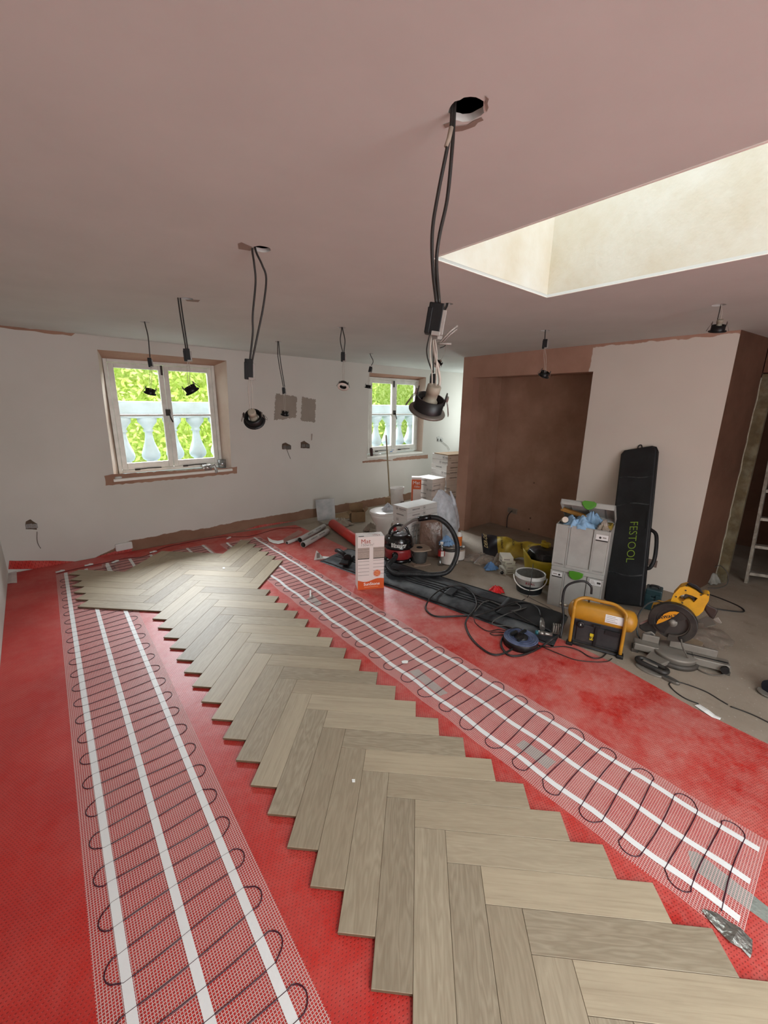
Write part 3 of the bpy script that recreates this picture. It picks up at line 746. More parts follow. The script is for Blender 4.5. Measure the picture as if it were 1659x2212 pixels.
# ================================================================== hanging downlights
M_BLK = mat('black_plastic', '101012', .45, var=.15, dust=('4b4742', .2), dv=14)
M_BLKMETAL = mat('black_enamelled_can', '0f0e0f', .4, var=.1, spec=.35)
M_LBOX = mat('clean_black_plastic', '0b0b0c', .5, var=.05, spec=.3)
M_RIMD = mat('grey_bezel', '5a544d', .45, metal=.3)
M_RIMW = mat('white_bezel', 'd9cdc4', .4, var=.02)
M_CER = mat('lamp_holder_ceramic', '8f8676', .6, var=.1)
M_BLKCABLE = mat('black_cable_sheath', '26221f', .5, var=.1)
M_WIRE = mat('grey_white_flex', 'b3aa9f', .5, var=.05)
M_CLEAR = mat('smoky_clear_cover', '8f8a84', .25, var=.1)
M_STEEL = mat('spring_steel', '8a8680', .35, metal=.8)
def downlight(i, label, cables, box, head, axis, R=.045, rim='dark', wires=True, boxsize=(.030, .024, .072), tilt=0, clip=True, holder=True, cr=.0042):
    hole = HC[i]; n = face_n(hole); rgt = V((n.y, -n.x, 0))
    root = thing('downlight', label, 'downlight', hole + V((0, 0, -.001)), 'downlights hanging from the ceiling holes')
    P = lambda q, off=0: up(q[0], q[1], hole - n * off)
    for c in cables:
        b = MB(); pts = [P(q, .004 * (k % 2)) for k, q in enumerate(c)]; pts = [pts[0] + V((0, 0, .05))] + pts
        pts[0].z = ZC + .05; b.tube(spline(pts, 8), cr, 7); b.build('cable', M_BLKCABLE, root)
    U = V((0, 0, 1)); bb = None
    if box:
        c = P(box); a = rad(tilt); zx = (U * cos(a) + rgt * sin(a)); M = frame(c, zx.cross(n) * -1, n)
        M = Matrix((rgt * cos(a) - U * sin(a), n, zx)).transposed().to_4x4(); M.translation = c
        b = MB(); w, d, h = boxsize; b.box((0, 0, 0), boxsize, M); b.box((-w * .38, -.002, -h * .08), (w * .35, d, h * .84), M)
        bx = b.build('junction_box', M_LBOX, root, bevel=.002)
        if clip:
            b = MB(); b.box((w * .6, -d * .1, -h * .1), (w * .28, d * .7, h * .8), M); b.box((w * .25, -d * .45, -h * .47), (w * .6, d * .3, h * .14), M); b.build('terminal_cover', M_CLEAR, bx, bevel=.001)
        bb = M @ V((w * .05, 0, -h / 2))
    hc = P(head); A = (rgt * axis[0] + U * axis[1] - n * axis[2]).normalized()
    M = Matrix((A.orthogonal().normalized(), A.cross(A.orthogonal().normalized()), A)).transposed().to_4x4()
    e1 = (rgt - A * rgt.dot(A)).normalized(); e2 = A.cross(e1)
    M = Matrix((e1, e2, A)).transposed().to_4x4(); M.translation = hc
    b = MB(); b.lathe([(R * .62, -.001), (R, -.002), (R * 1.02, .001), (R * .98, .004), (R * .80, .006), (R * .62, .004), (R * .62, -.001)], 28, M, cap=False)
    b.build('bezel', {'dark': M_RIMD, 'white': M_RIMW, 'black': M_BLKMETAL}[rim], root)
    b = MB(); h = R * .78
    b.lathe([(R * .80, .003), (R * .78, h), (R * .70, h), (R * .70, h * .9), (R * .52, h * .8), (R * .5, h * .3), (R * .62, .004)], 26, M, cap=False)
    for sg in (-1, 1):
        b.loft([[M @ V((sg * R * (.74 + k), y, z)) for y, k in ((-.012 * t, .0), (.012 * t, .0), (.012 * t, .06), (-.012 * t, .06))] for z, t in ((h * .8, 1), (h * 1.25, 1), (h * 1.55, .55))])
    can = b.build('can', M_BLKMETAL, root)
    for sg in (-1, 1):
        b = MB(); b.tube([M @ V(q) for q in ((sg * R * .8, -.006, h * 1.2), (sg * R * 1.0, -.007, h * .7), (sg * R * 1.18, -.004, .002), (sg * R * 1.2, .004, .002), (sg * R * 1.0, .007, h * .7), (sg * R * .8, .006, h * 1.2))], .0011, 5)
        b.box((sg * R * .82, 0, h * 1.2), (.008, .014, .01), M); b.build('spring_clip', M_STEEL, root)
    top = M @ V((0, 0, h * 1.0))
    if holder:
        b = MB(); b.lathe([(.019, h * .3), (.019, h * .8), (.0145, h * .95), (.0145, h * 1.35), (.017, h * 1.4), (.017, h * 1.85), (.012, h * 1.9)], 18, M); b.build('lamp_holder', M_CER, root); top = M @ V((0, 0, h * 1.85))
    if wires and (bb is not None):
        for sg in (-1, 1):
            m1 = bb.lerp(top, .35) + rgt * .008 * sg; m2 = bb.lerp(top, .75) + rgt * .005 * sg
            b = MB(); b.tube(spline([bb + rgt * .003 * sg, m1, m2, top + rgt * .005 * sg - A * .004], 6), .0016, 5); b.build('flex', M_WIRE, root)
    elif wires:
        b = MB(); b.tube(spline([hole + V((0, 0, .03)), hole.lerp(top, .5) + rgt * .01, top], 6), .002, 5); b.build('flex', M_WIRE, root)
    return root, M
G = [
 (0, 'large nearest black downlight hanging lowest, below the ragged ceiling hole in front of the rooflight', [[(975, 268), (968, 310), (946, 420), (934, 500), (935, 580), (943, 655)], [(980, 268), (976, 330), (966, 430), (949, 510), (943, 570), (949, 655)]], (939, 690), (922, 888), (.28, .94, .42), .046, 'dark', (.034, .028, .068), 8),
 (1, 'black downlight opened towards us, on two long bowed cables right of left window', [[(545, 542), (549, 570), (552, 610), (546, 680), (546, 720), (540, 778)], [(552, 540), (566, 572), (575, 602), (569, 660), (556, 725), (545, 778)]], (538, 798), (550, 908), (-.12, .55, .8), .046, 'black', (.034, .03, .082), 3),
 (2, 'black downlight tilted sideways, hanging in front of the right pane of left window', [[(385, 648), (391, 690), (402, 756)], [(390, 648), (396, 690), (406, 756)]], (404, 767), (416, 846), (-.5, .85, .2), .045, 'black', (.036, .03, .072), -2),
 (3, 'black downlight hanging in front of the left pane of left window', [[(313, 698), (320, 728), (324, 772)]], (324, 783), (324, 850), (.25, .93, .25), .045, 'black', (.028, .024, .07), -3),
 (4, 'small black downlight hanging in front of the left taupe paint swatch', [[(600, 740), (601, 775), (612, 836)], [(602, 740), (606, 780), (615, 836)]], (613, 844), (615, 896), (.15, .93, .3), .042, 'black', (.03, .026, .066), -3),
 (5, 'white-faced downlight hanging over the middle of the front wall, bezel towards us', [[(738, 710), (735, 735), (740, 760)], [(740, 710), (745, 735), (743, 760)]], (741, 771), (741, 836), (.15, .78, -.6), .046, 'white', (.032, .028, .074), 0),
 (6, 'black downlight mostly hidden behind the large nearest one', [[(963, 662), (940, 690), (924, 740), (923, 770), (935, 806)], [(966, 662), (948, 690), (937, 740), (936, 806)]], (935, 820), (930, 880), (.1, .95, .2), .043, 'black', (.034, .028, .07), 2),
 (7, 'small black downlight hanging just left of the top of right window', [[(800, 766), (806, 780), (802, 790)]], (800, 798), (795, 838), (.12, .95, .1), .043, 'black', (.036, .03, .066), 12),
 (9, 'black downlight tilted in front of the alcove opening', [[(1178, 716), (1177, 733)]], (1177, 743), (1174, 812), (.35, .85, .35), .045, 'black', (.034, .03, .07), 0),
]
for i, lab, cabs, bx, hd, axs, R, rim, bs, tl in G:
    r_, M_ = downlight(i, lab, cabs, bx, hd, axs, R, rim, True, bs, tl, holder=i in (0, 1))
    if i == 0:
        n0 = face_n(HC[0]); q0 = lambda u, v, o=0: up(u, v, HC[0] - n0 * o)
        b = MB(); b.tube(spline([q0(937, 733), q0(938, 760), q0(947, 800), q0(950, 825), q0(945, 850)], 8), .0035, 7); b.build('white_flex', M_WIRE, r_)
        b = MB(); b.tube([q0(951, 739), q0(972, 716), q0(989, 703)], .0028, 5); b.tube([q0(956, 740), q0(973, 722), q0(987, 711)], .002, 5); b.box(q0(944, 727), (.018, .02, .014)); b.tube([q0(945, 742), q0(975, 743)], .0025, 5); b.build('open_terminal_cover', M_CLEAR, r_)
        b = MB(); b.tube([q0(975, 275, .004), q0(970, 300, .004), q0(964, 318, .004)], .0052, 8); b.build('masking_tape', mat('masking_tape', '9b8f80', .7), r_)
downlight(8, 'white-faced downlight hanging near the ceiling behind the large nearest one', [[(962, 746), (950, 752)]], None, (943, 788), (.55, .6, -.5), .046, 'white')
downlight(10, 'black downlight pulled just below its hole at the top right of the pier', [[(1556, 664), (1550, 690)]], None, (1549, 716), (.08, .95, .3), .045, 'black', cr=.0025)
# ================================================================== things on the floor, far side
M_CARD_W = mat('white_printed_card', 'd9d4cf', .6, var=.03)
M_CARD_P = mat('pinkish_white_card', 'e2d5cf', .55, var=.03)
M_ORANGE = mat('orange_print', 'd2561a', .5, var=.05)
M_INK = mat('dark_ink', '2a2622', .7, var=0)
M_INKR = mat('red_brown_ink', 'a8402c', .7, var=0)
M_INKG = mat('grey_ink', '8a7d76', .7, var=0)
M_WHITE_P = mat('white_print', 'f2efe9', .6, var=0)
M_BROWNCARD = mat('brown_cardboard', '8d7254', .85, var=.12, vs=12)
M_FILM = glass('clear_polythene', .18, (.86, .88, .9), .28)
M_PLASTIC_W = mat('white_plastic', 'd9d8d4', .4, var=.05, dust=('9a948a', .4), dv=9)
def quad(parent, name, M, x0, x1, y0, y1, m, z=.0008):
    b = MB(); b.add([(x0, y0, z), (x1, y0, z), (x1, y1, z), (x0, y1, z)], [(0, 1, 2, 3)], M); return b.build(name, m, parent, fix=False)
def shape(parent, name, M, pts, m, z=.0008):
    b = MB(); b.add([(x, y, z) for x, y in pts], [tuple(range(len(pts)))], M); return b.build(name, m, parent, fix=False)
def circ(cx, cy, r, n=24): return [(cx + r * cos(2 * pi * i / n), cy + r * sin(2 * pi * i / n)) for i in range(n)]
def ring(parent, name, M, cx, cy, r, w, m, n=24, z=.0008):
    b = MB(); a = circ(cx, cy, r, n); c = circ(cx, cy, r - w, n)
    b.add([(x, y, z) for x, y in a + c], [(i, (i + 1) % n, n + (i + 1) % n, n + i) for i in range(n)], M); return b.build(name, m, parent, fix=False)
def upright(A, B):
    """frame on the vertical face running from A to B: x along, y up, z out of the face (towards the camera)"""
    x = (V(B) - V(A)); x.z = 0; x.normalize(); return Matrix((x, V((0, 0, 1)), x.cross(V((0, 0, 1))))).transposed().to_4x4() if False else _fr(A, x)
def _fr(A, x):
    M = Matrix((x, V((0, 0, 1)), x.cross(V((0, 0, 1))))).transposed().to_4x4(); M.translation = V(A); return M
def zat(v, u, P): return up(u, v, P).z

# --- heating mat carton in the middle
def carton():
    A = at(773, 1275, ZU + .0003); B = at(829, 1270, ZU + .0003); w = (B - A).length; M = upright(A, B)
    h = zat(1161, 768, A) - A.z; d = .13
    root = thing('heating_mat_carton', 'tall white and orange heating mat carton standing on the red underlay before the vacuum cleaner', 'carton', A)
    b = MB(); b.box((w / 2, h / 2, -d / 2), (w, h, d), M); b.build('box', M_CARD_P, root, bevel=.003)
    n = 16; top = [(w * i / n, .088 + .012 * sin(2.2 * pi * i / n + 2.6) + (.012 * (i / n) ** 4)) for i in range(n + 1)]
    shape(root, 'orange_band', M, [(0, .001)] + [(w, .001)] + top[::-1], M_ORANGE)
    quad(root, 'stone_picture', M, 0, w * .44, h * .60, h * .80, mat('printed_stone_left', 'a8978c', .6, vs=60, stretch=(1, 1, 8), var=.2)); quad(root, 'stone_picture', M, w * .58, w, h * .60, h * .80, MATS['printed_stone_left'])
    quad(root, 'print_line', M, 0, w * .43, h * .585, h * .60, M_INK, .001); quad(root, 'print_line', M, w * .58, w, h * .585, h * .60, M_INK, .001)
    for k in range(5):
        y = h * (.54 - .066 * k)
        quad(root, 'print_line', M, 0.004, w * .43, y, y + .0035, M_INKG); quad(root, 'print_line', M, w * (.58 if k < 4 else .6), w, y + .006, y + .0095, M_INKG)
    for y in (.72, .76): quad(root, 'print_line', M, 0, w * .43, h * y, h * y + .004, M_INKG, .0012); quad(root, 'print_line', M, w * .58, w, h * y + .004, h * y + .008, M_INKG, .0012)
    shape(root, 'round_badge', M, circ(w * .73, h * .305, w * .145), M_ORANGE, .0014); ring(root, 'badge_rim', M, w * .73, h * .305, w * .13, .002, M_WHITE_P, z=.0018)
    for i, y in enumerate((.335, .305, .275)): quad(root, 'badge_lettering', M, w * (.66 - .03 * (i == 1)), w * (.80 + .03 * (i == 1)), h * y - .004, h * y + .004, mat('badge_print', 'e8a070', .6, var=0), .002)
    T = lambda x, y: M @ Matrix.Translation((x, y, .001))
    text('Mat', .058, T(w * .30, h * .915), M_INKR, root); text('150w/m\u00b2', .034, T(w * .36, h * .85), M_INKG, root, bold=-.004)
    text('SunStone', .040, T(w * .53, .052), M_WHITE_P, root, bold=.01); quad(root, 'print_line', M, w * .25, w * .78, .022, .025, mat('orange_pale', 'f0b48a', .6, var=0), .0012)
    MT = M @ Matrix.Translation((0, h, 0)) @ Matrix.Rotation(-pi / 2, 4, 'X')
    R = lambda x, y: MT @ Matrix.Translation((x, y, .0022)) @ Matrix.Rotation(pi, 4, 'Z')
    text('Mat', .046, R(w * .72, .034), M_INKR, root); text('150w/m\u00b2', .028, R(w * .62, .072), M_INKG, root); text('SunStone', .028, R(w * .5, .108), M_INKG, root)
    quad(root, 'barcode', MT, .012, .06, .012, .026, M_INK, .0022)
carton()

# --- long padded black bag lying along the underlay edge
M_BAG = mat('dusty_black_nylon', '1b1d21', .65, var=.2, vs=5, dust=('707374', .65), dv=4.5, bump=.25, bs=30)
M_BAGD = mat('black_webbing', '0e0e10', .6, var=.1)
def long_bag():
    A0, A1 = at(690, 1213, ZU), at(1195, 1398, ZU); B0, B1 = at(750, 1186, ZU), at(1228, 1332, ZU)
    root = thing('padded_bag', 'long dusty black padded bag lying flat between red underlay and alcove', 'bag', (A0 + A1) / 2)
    r = random.Random(4)
    def fn(u, v):
        p = A0.lerp(A1, u).lerp(B0.lerp(B1, u), v); e = min(v, 1 - v) * 8; f = min(u, 1 - u) * 30
        z = .030 * min(1, max(0, e)) ** .5 * min(1, max(0, f)) ** .5 + .004 * sin(9 * u + 5 * v) * min(1, max(0, e)) + .003 * sin(31 * u - 7 * v) * min(1, max(0, e))
        return (p.x, p.y, ZU + .0005 + max(0, z))
    b = MB(); b.grid(fn, 60, 20); b.add([fn(0, 0), fn(1, 0), fn(1, 1), fn(0, 1)], [(3, 2, 1, 0)]); b.build('body', M_BAG, root)
    for k, v in enumerate((.36, .44, .52, .62)):
        b = MB(); pts = [V(fn(.04 + .9 * i / 40, v + .01 * sin(6 * i / 40 + k))) + V((0, 0, .003)) for i in range(41)]; b.tube(pts, .0055, 6); b.build('piping', M_BAGD, root)
    for v in (.03, .97):
        b = MB(); pts = [V(fn(.005 + .99 * i / 40, v)) + V((0, 0, .001)) for i in range(41)]; b.tube(pts, .007, 6); b.build('edge_binding', M_BAGD, root)
    b = MB(); pts = []
    b.grid(lambda u, v: tuple(V(fn(.60 + .035 * u, .30 + .28 * v)) + V((0, 0, .0105 + .002 * sin(9 * v)))), 6, 12); b.build('strap', M_BAGD, root, solid=.003)
    b = MB(); b.grid(lambda u, v: tuple(V(fn(.80 + .19 * u, .25 + .65 * v)) + V((0, 0, .014 + .010 * sin(3 * pi * u) * sin(2 * pi * v)))), 14, 12); b.build('end_flap', M_BAGD, root, solid=.004)
    return fn
bagfn = long_bag()
# floor head of the vacuum lying on the far end of the bag
def floor_head():
    c = at(750, 1214, .02); x = V((.8, .6, 0)).normalized(); M = frame(c + V((0, 0, .012)), x)
    root = thing('vacuum_floor_head', 'black vacuum floor head lying on the far end of the long padded bag', 'vacuum head', c)
    b = MB(); b.loft([[V((sx * .12, y, z)) for sx, y, z in ((-1, -.05, 0), (1, -.05, 0), (1, -.05, .02), (.7, -.045, .04), (-.7, -.045, .04), (-1, -.05, .02))], [V((sx * .12, y, z)) for sx, y, z in ((-1, .05, 0), (1, .05, 0), (1, .05, .02), (.7, .045, .035), (-.7, .045, .035), (-1, .05, .02))]], M); b.build('sole', M_BLK, root, bevel=.006)
    b = MB(); b.tube([M @ V(q) for q in ((0, 0, .04), (.02, .05, .075), (.06, .11, .085), (.12, .16, .06))], lambda t: .026 - .004 * t, 12); b.build('neck', M_BLK, root)
    b = MB(); b.lathe([(.035, -.02), (.04, -.015), (.04, .015), (.035, .02)], 18, M @ Matrix.Translation((-.05, -.02, .06)) @ Matrix.Rotation(pi / 2, 4, 'Y')); b.build('wheel', M_BAGD, root)
    b = MB(); b.box((.02, 0, .048), (.09, .05, .006), M); b.build('pedal', mat('grey_pedal', '5d6064', .5), root, bevel=.002)
floor_head()

# --- red tub vacuum cleaner
M_VRED = mat('red_vacuum_body', '8e1f22', .4, var=.08, dust=('9a6f6a', .25), dv=8)
M_VBLK = mat('black_gloss_vacuum_lid', '0b0b0d', .16, var=0, coat=.4)
M_HOSE = mat('ribbed_black_hose', '1a1a1b', .5, var=.15, dust=('4c4a48', .3), dv=20)
def vacuum():
    P = V((2.87, 3.11, ZF)); n = face_n(P); rg = V((n.y, -n.x, 0)); s = 1.0
    R = .155
    root = thing('vacuum_cleaner', 'red tub vacuum cleaner with glossy black lid and hose looping to the right', 'vacuum cleaner', P)
    zt = zat(1130, 850, P) - ZF
    b = MB(); b.lathe([(R * .93, .03), (R * .97, .04), (R * .98, .13), (R * .96, .165)], 32, Matrix.Translation(P)); b.build('drum', M_VRED, root)
    b = MB(); b.lathe([(R * .98, .0), (R * 1.06, .01), (R * 1.06, .028), (R * .98, .04)], 32, Matrix.Translation(P + V((0, 0, .015)))); b.build('bumper', M_VBLK, root)
    b = MB(); b.lathe([(R * .97, .16), (R * 1.05, .165), (R * 1.06, .185), (R * .99, .195), (R * 1.0, .205), (R * .99, .24), (R * .93, .275), (R * .8, .295), (R * .5, .305), (R * .48, .31)], 32, Matrix.Translation(P)); b.build('lid', M_VBLK, root)
    b = MB(); b.lathe([(R * .62, .30), (R * .6, .318), (R * .3, .326)], 24, Matrix.Translation(P)); b.build('motor_cap', mat('silver_cap', '8d8f92', .25, metal=.5), root)
    b = MB(); b.tube(spline([P + rg * (.105 * cos(a)) + V((0, 0, .285 + .115 * sin(a))) for a in [pi * i / 8 for i in range(9)]], 3), .0145, 8); b.build('carry_handle', M_VBLK, root)
    b = MB(); b.box(P + rg * -.045 + V((0, 0, .345)), (.03, .03, .06)); b.build('rocker_switch', mat('switch_red', 'a03030', .4), root, bevel=.008)
    Mf = Matrix((rg, V((0, 0, 1)), -n)).transposed().to_4x4()
    for k, ch in enumerate('Henry'):
        a = (-2 + k) * .20 + .02; d = (-n * cos(a) + rg * sin(a)); t = (rg * cos(a) + n * sin(a))
        M = Matrix((t, V((0, 0, 1)), d)).transposed().to_4x4(); M.translation = P + d * (R * 1.003) + V((0, 0, .217))
        text(ch, .050, M @ Matrix.Translation((0, -.002, .0006)), M_WHITE_P, root, name='letter_outline', bold=.11); text(ch, .050, M @ Matrix.Translation((0, -.002, .0012)), M_INK, root, bold=.01)
    for k in (-1, 1):
        b = MB(); b.lathe([(.028, -.014), (.032, -.01), (.032, .01), (.028, .014)], 16, Matrix.Translation(P + rg * (k * .12) - n * .08 + V((0, 0, .032))) @ Matrix.Rotation(math.atan2(rg.y, rg.x), 4, 'Z') @ Matrix.Rotation(pi / 2, 4, 'Y')); b.build('castor', M_VBLK, root)
    noz = P - n * (R * .97) - rg * .035 + V((0, 0, .115))
    b = MB(); b.tube([noz + n * .02, noz - n * .03], .032, 16); b.build('hose_socket', M_VBLK, root)
    PH = P - n * .36
    H = lambda u, v, o=0: up(u, v, PH - n * (o + .16 * max(0, min(1, (v - 1140) / 110))))
    path = [noz - n * .02, noz - n * .07 + V((0, 0, -.01)), H(838, 1222, -.1), H(850, 1237), H(872, 1248), H(905, 1254), H(940, 1251), H(968, 1234), H(984, 1208), H(988, 1182), H(981, 1155), H(966, 1133), H(948, 1120), H(930, 1117)]
    path = [V((q.x, q.y, max(q.z, .042))) for q in path]
    sp = spline(path, 14); k_ = [0]
    b = MB(); b.tube(sp, .0235, 12)
    b.build('hose', M_HOSE, root)
    b = MB()
    for i in range(2, len(sp) - 1, 1):
        t = (sp[i + 1] - sp[i - 1]).normalized(); o1 = t.orthogonal().normalized(); o2 = t.cross(o1)
        b.tube([sp[i] + (o1 * cos(2 * pi * j / 10) + o2 * sin(2 * pi * j / 10)) * .0245 for j in range(10)], .0016, 4, closed=True)
    rb = b.build('hose_ribs', M_HOSE, root); tag(rb, kind='stuff')
    b = MB(); b.tube([H(931, 1117), H(918, 1119), H(903, 1121)], .026, 12); b.build('hose_cuff', M_VBLK, root)
    b = MB(); b.tube(spline([H(905, 1120), H(890, 1125, -.02), H(875, 1135, -.05), H(862, 1147, -.08)], 6), .0165, 10); b.build('bent_wand', mat('grey_wand', '7c7470', .35, metal=.3), root)
    b = MB(); b.tube(spline([H(862, 1147, -.08), H(852, 1150, -.12), H(846, 1157, -.2)], 4), .012, 8); b.build('wand_clip', M_VBLK, root)
    b = MB(); b.tube(spline([P + rg * .15 + V((0, 0, .2)), up(885, 1180, P - n * .05), up(893, 1205, P - n * .1), at(903, 1222), at(925, 1241), at(950, 1250)], 6), .0045, 6); b.build('mains_lead', M_BLKCABLE, root)
vacuum()

# --- cable drum, bottle, tins
M_KRAFT = mat('dusty_kraft_board', 'a08a78', .85, var=.1)
M_GREYCABLE = mat('grey_cable', '4d4a47', .55, var=.15, vs=60, stretch=(1, 1, 14))
def drum():
    P = at(905, 1215); M = Matrix.Translation(P) @ Matrix.Rotation(.4, 4, 'Z')
    root = thing('cable_drum', 'cardboard cable drum half wound with grey cable beside the vacuum cleaner', 'cable drum', P)
    poly = [(.12 * cos(a) * (1.12 if i % 2 == 0 else .95), .12 * sin(a) * (1.12 if i % 2 == 0 else .95)) for i, a in enumerate([2 * pi * k / 8 for k in range(8)])]
    b = MB(); b.prism(poly, 0, .012, M); b.build('bottom_flange', M_KRAFT, root)
    flat_shape('top_flange', [poly, circ(0, 0, .035, 16)], .012, M_KRAFT, M @ Matrix.Translation((0, 0, .166)), root)
    b = MB(); pr = []
    for i in range(15): z = .013 + .146 * i / 14; pr += [(.073 + .004 * (i % 2) + .012 * sin(3 * i), z)]
    b.lathe(pr, 24, M); b.build('wound_cable', M_GREYCABLE, root)
    b = MB(); b.lathe([(.034, .1), (.034, .174), (.028, .174), (.028, .1)], 16, M); b.build('core_tube', M_BAGD, root)
drum()
M_CLEARP = glass('clear_bottle_plastic', .05, (.93, .95, .96), .12)
def bottle():
    P = at(952, 1221); h = zat(1171, 952, P) - ZF; M = Matrix.Translation(P); r = .036
    root = thing('plastic_bottle', 'clear plastic bottle with red and white label and white cap beside the paint tin', 'bottle', P)
    b = MB(); b.lathe([(r * .8, 0), (r, .006), (r, h * .3), (r * .93, h * .36), (r, h * .42), (r, h * .66), (r * .85, h * .76), (r * .4, h * .88), (r * .38, h * .92)], 20, M); b.build('bottle', M_CLEARP, root)
    b = MB(); b.lathe([(r * .45, h * .90), (r * .46, h * 1.0), (r * .3, h * 1.0)], 16, M); b.build('cap', M_WHITE_P, root)
    b = MB(); b.lathe([(r * 1.02, h * .42), (r * 1.02, h * .66)], 20, M, cap=False); b.build('label', mat('red_label', 'a52a24', .5), root)
    n = face_n(P); a0 = math.atan2(-n.y, -n.x)
    b = MB(); b.grid(lambda u, v: (r * 1.04 * cos(a0 - .1 + .9 * u), r * 1.04 * sin(a0 - .1 + .9 * u), h * (.43 + .22 * v)), 6, 1, M); b.build('white_panel', M_WHITE_P, root)
bottle()
def tin(P, r, h, name, label, band, open_top=False):
    root = thing(name, label, 'tin', P); M = Matrix.Translation(P)
    b = MB(); b.lathe([(r * .97, 0), (r, .004), (r, h - .012), (r * 1.03, h - .008), (r * 1.03, h), (r * .93, h), (r * .9, h - .008), (r * .5, h - .008)], 28, M); b.build('can', mat('tinplate', '9b958c', .35, metal=.7, dust=('5f574e', .4)), root)
    b = MB(); b.lathe([(r * 1.01, h * .08), (r * 1.01, h * .76)], 28, M, cap=False); b.build('paper_label', mat('tin_label', 'cfc6be', .6), root)
    b = MB(); b.lathe([(r * 1.012, h * .76), (r * 1.012, h * .9)], 28, M, cap=False); b.build('dark_band', band, root)
    b = MB(); b.tube(spline([P + V((r * cos(a) * 1.06, r * sin(a) * 1.06, h * .8 - .02 * sin((a - .3) * 1))) for a in [3.4 + .25 * k for k in range(9)]], 3), .002, 5); b.build('wire_handle', M_STEEL, root)
    return root, M
P1 = at(970, 1216); h1 = zat(1177, 970, P1) - ZF
tin(P1, .095, h1, 'paint_tin', 'white labelled paint tin with a blue cloth on top, inside the hose loop', M_INK)
crumple('blue_cloth', 'crumpled pale blue cloth heaped on the paint tin inside the hose loop', 'cloth', P1 + V((-.03, .03, h1 + .003)), .085, .08, .10, mat('pale_blue_cloth', '7d9fc4', .9, var=.15, vs=20), 3, hollow=.5)
P2 = at(990, 1213) + V((.06, .06, 0)); h2 = zat(1180, 990, P2) - ZF
r2, _ = tin(P2, .075, h2, 'paint_tin', 'smaller tin behind the labelled paint tin, orange glue bottle standing on it', M_KRAFT)
def glue(P):
    h = zat(1140, 994, P) - P.z; M = Matrix.Translation(P); r = .036
    root = thing('glue_bottle', 'orange labelled glue bottle with nozzle standing on a tin against the pier', 'bottle', P)
    b = MB(); b.lathe([(r * .9, 0), (r, .01), (r, h * .6), (r * .8, h * .72), (r * .35, h * .78), (r * .33, h * .82)], 18, M); b.build('bottle', M_PLASTIC_W, root)
    b = MB(); b.lathe([(r * 1.02, h * .06), (r * 1.02, h * .56)], 18, M, cap=False); b.build('label', mat('orange_label', 'c8641e', .5, var=.2, vs=40), root)
    b = MB(); b.lathe([(r * .4, h * .79), (r * .3, h * .88), (r * .14, h), (r * .08, h * 1.0)], 12, M); b.build('nozzle', mat('brown_nozzle', '6e4a2f', .5), root)
glue(P2 + V((0, 0, h2 + .001)))

# --- stacks of flooring boxes
def box_print(parent, M, w, h, side, rnd, txt=True):
    cx = w * side; r = h * .36
    ring(parent, 'logo_ring', M, cx, h * .5, r, r * .12, M_INKG)
    text('H', r * 1.25, M @ Matrix.Translation((cx, h * .5, .001)), M_INK, parent, bold=.03)
    if txt: text('HARWOODS', h * .30, M @ Matrix.Translation((cx + r * 1.4, h * .54, .001)), M_INK, parent, bold=.02, align='LEFT'); quad(parent, 'small_print', M, cx + r * 1.5, cx + r * 1.5 + h * 1.2, h * .26, h * .33, M_INKG)
def box_stack(lab, top, uvF, uvL, uvR, P, n, pitch, jit, seed, group, wrap=False, lenR=None, lenL=None, skip=()):
    """top front corner px uvF, left corner uvL, a point along the right edge uvR; P = rough floor position of the front corner"""
    rnd = random.Random(seed); zt = up(uvF[0], uvF[1], P).z if top is None else top
    F, L, Rr = at(*uvF, zt), at(*uvL, zt), at(*uvR, zt)
    dl = (L - F); dr = (Rr - F); wl = lenL or dl.length; dl.normalize()
    pr = V((dl.y, -dl.x, 0)); pr = pr if pr.dot(dr) > 0 else -pr; wr = lenR or dr.length
    out = []; n = max(1, round((zt - ZF) / pitch)); pitch = (zt - ZF) / n
    for k in range(n):
        z1 = zt - pitch * k; z0 = z1 - pitch + .0015
        if z0 < ZF: z0 = ZF
        if z1 - z0 < .02: break
        j = (rnd.uniform(-jit, jit), rnd.uniform(-jit, jit)) if k else (0, 0)
        f = F + dl * j[0] + pr * j[1]; f.z = z0; hh = z1 - z0
        root = thing('flooring_box', lab(k), 'box', f, group)
        Ml = _fr(f + dl * wl, -dl); Mr = _fr(f, pr)
        b = MB(); b.hexa([f, f + pr * wr, f + pr * wr + dl * wl, f + dl * wl, *[q + V((0, 0, hh)) for q in (f, f + pr * wr, f + pr * wr + dl * wl, f + dl * wl)]]); b.build('carton', M_CARD_W, root, bevel=.002)
        if k not in skip:
            if rnd.random() < .75: box_print(root, Ml, wl, hh, rnd.choice((.3, .55, .75)) if wl > .15 else .5, rnd, rnd.random() < .5)
            else: text('HARWOODS', hh * .32, Ml @ Matrix.Translation((wl * .5, hh * .5, .001)), M_INK, root, bold=.02)
            if rnd.random() < .8: box_print(root, Mr, wr, hh, .55, rnd, False); text('HARWOODS', hh * .32, Mr @ Matrix.Translation((wr * .28, hh * .5, .001)), M_INK, root, bold=.02)
        out.append(root)
    return zt, F, dl, pr
ORD = ['topmost', 'second from the top', 'third from the top', 'fourth from the top', 'fifth from the top', 'sixth from the top', 'seventh from the top', 'eighth from the top', 'ninth from the top', 'tenth from the top', 'eleventh from the top', 'twelfth from the top', 'thirteenth from the top', 'fourteenth from the top']
PA = V((3.12, 3.22, ZF))
ztA, FA, dlA, prA = box_stack(lambda k: 'white flooring box, %s, in the stack beside the toilet' % ORD[k], None, (880, 1098), (849, 1089.5), (921, 1089), PA, 9, .0655, .006, 1, 'flooring boxes beside the toilet', lenR=.50)
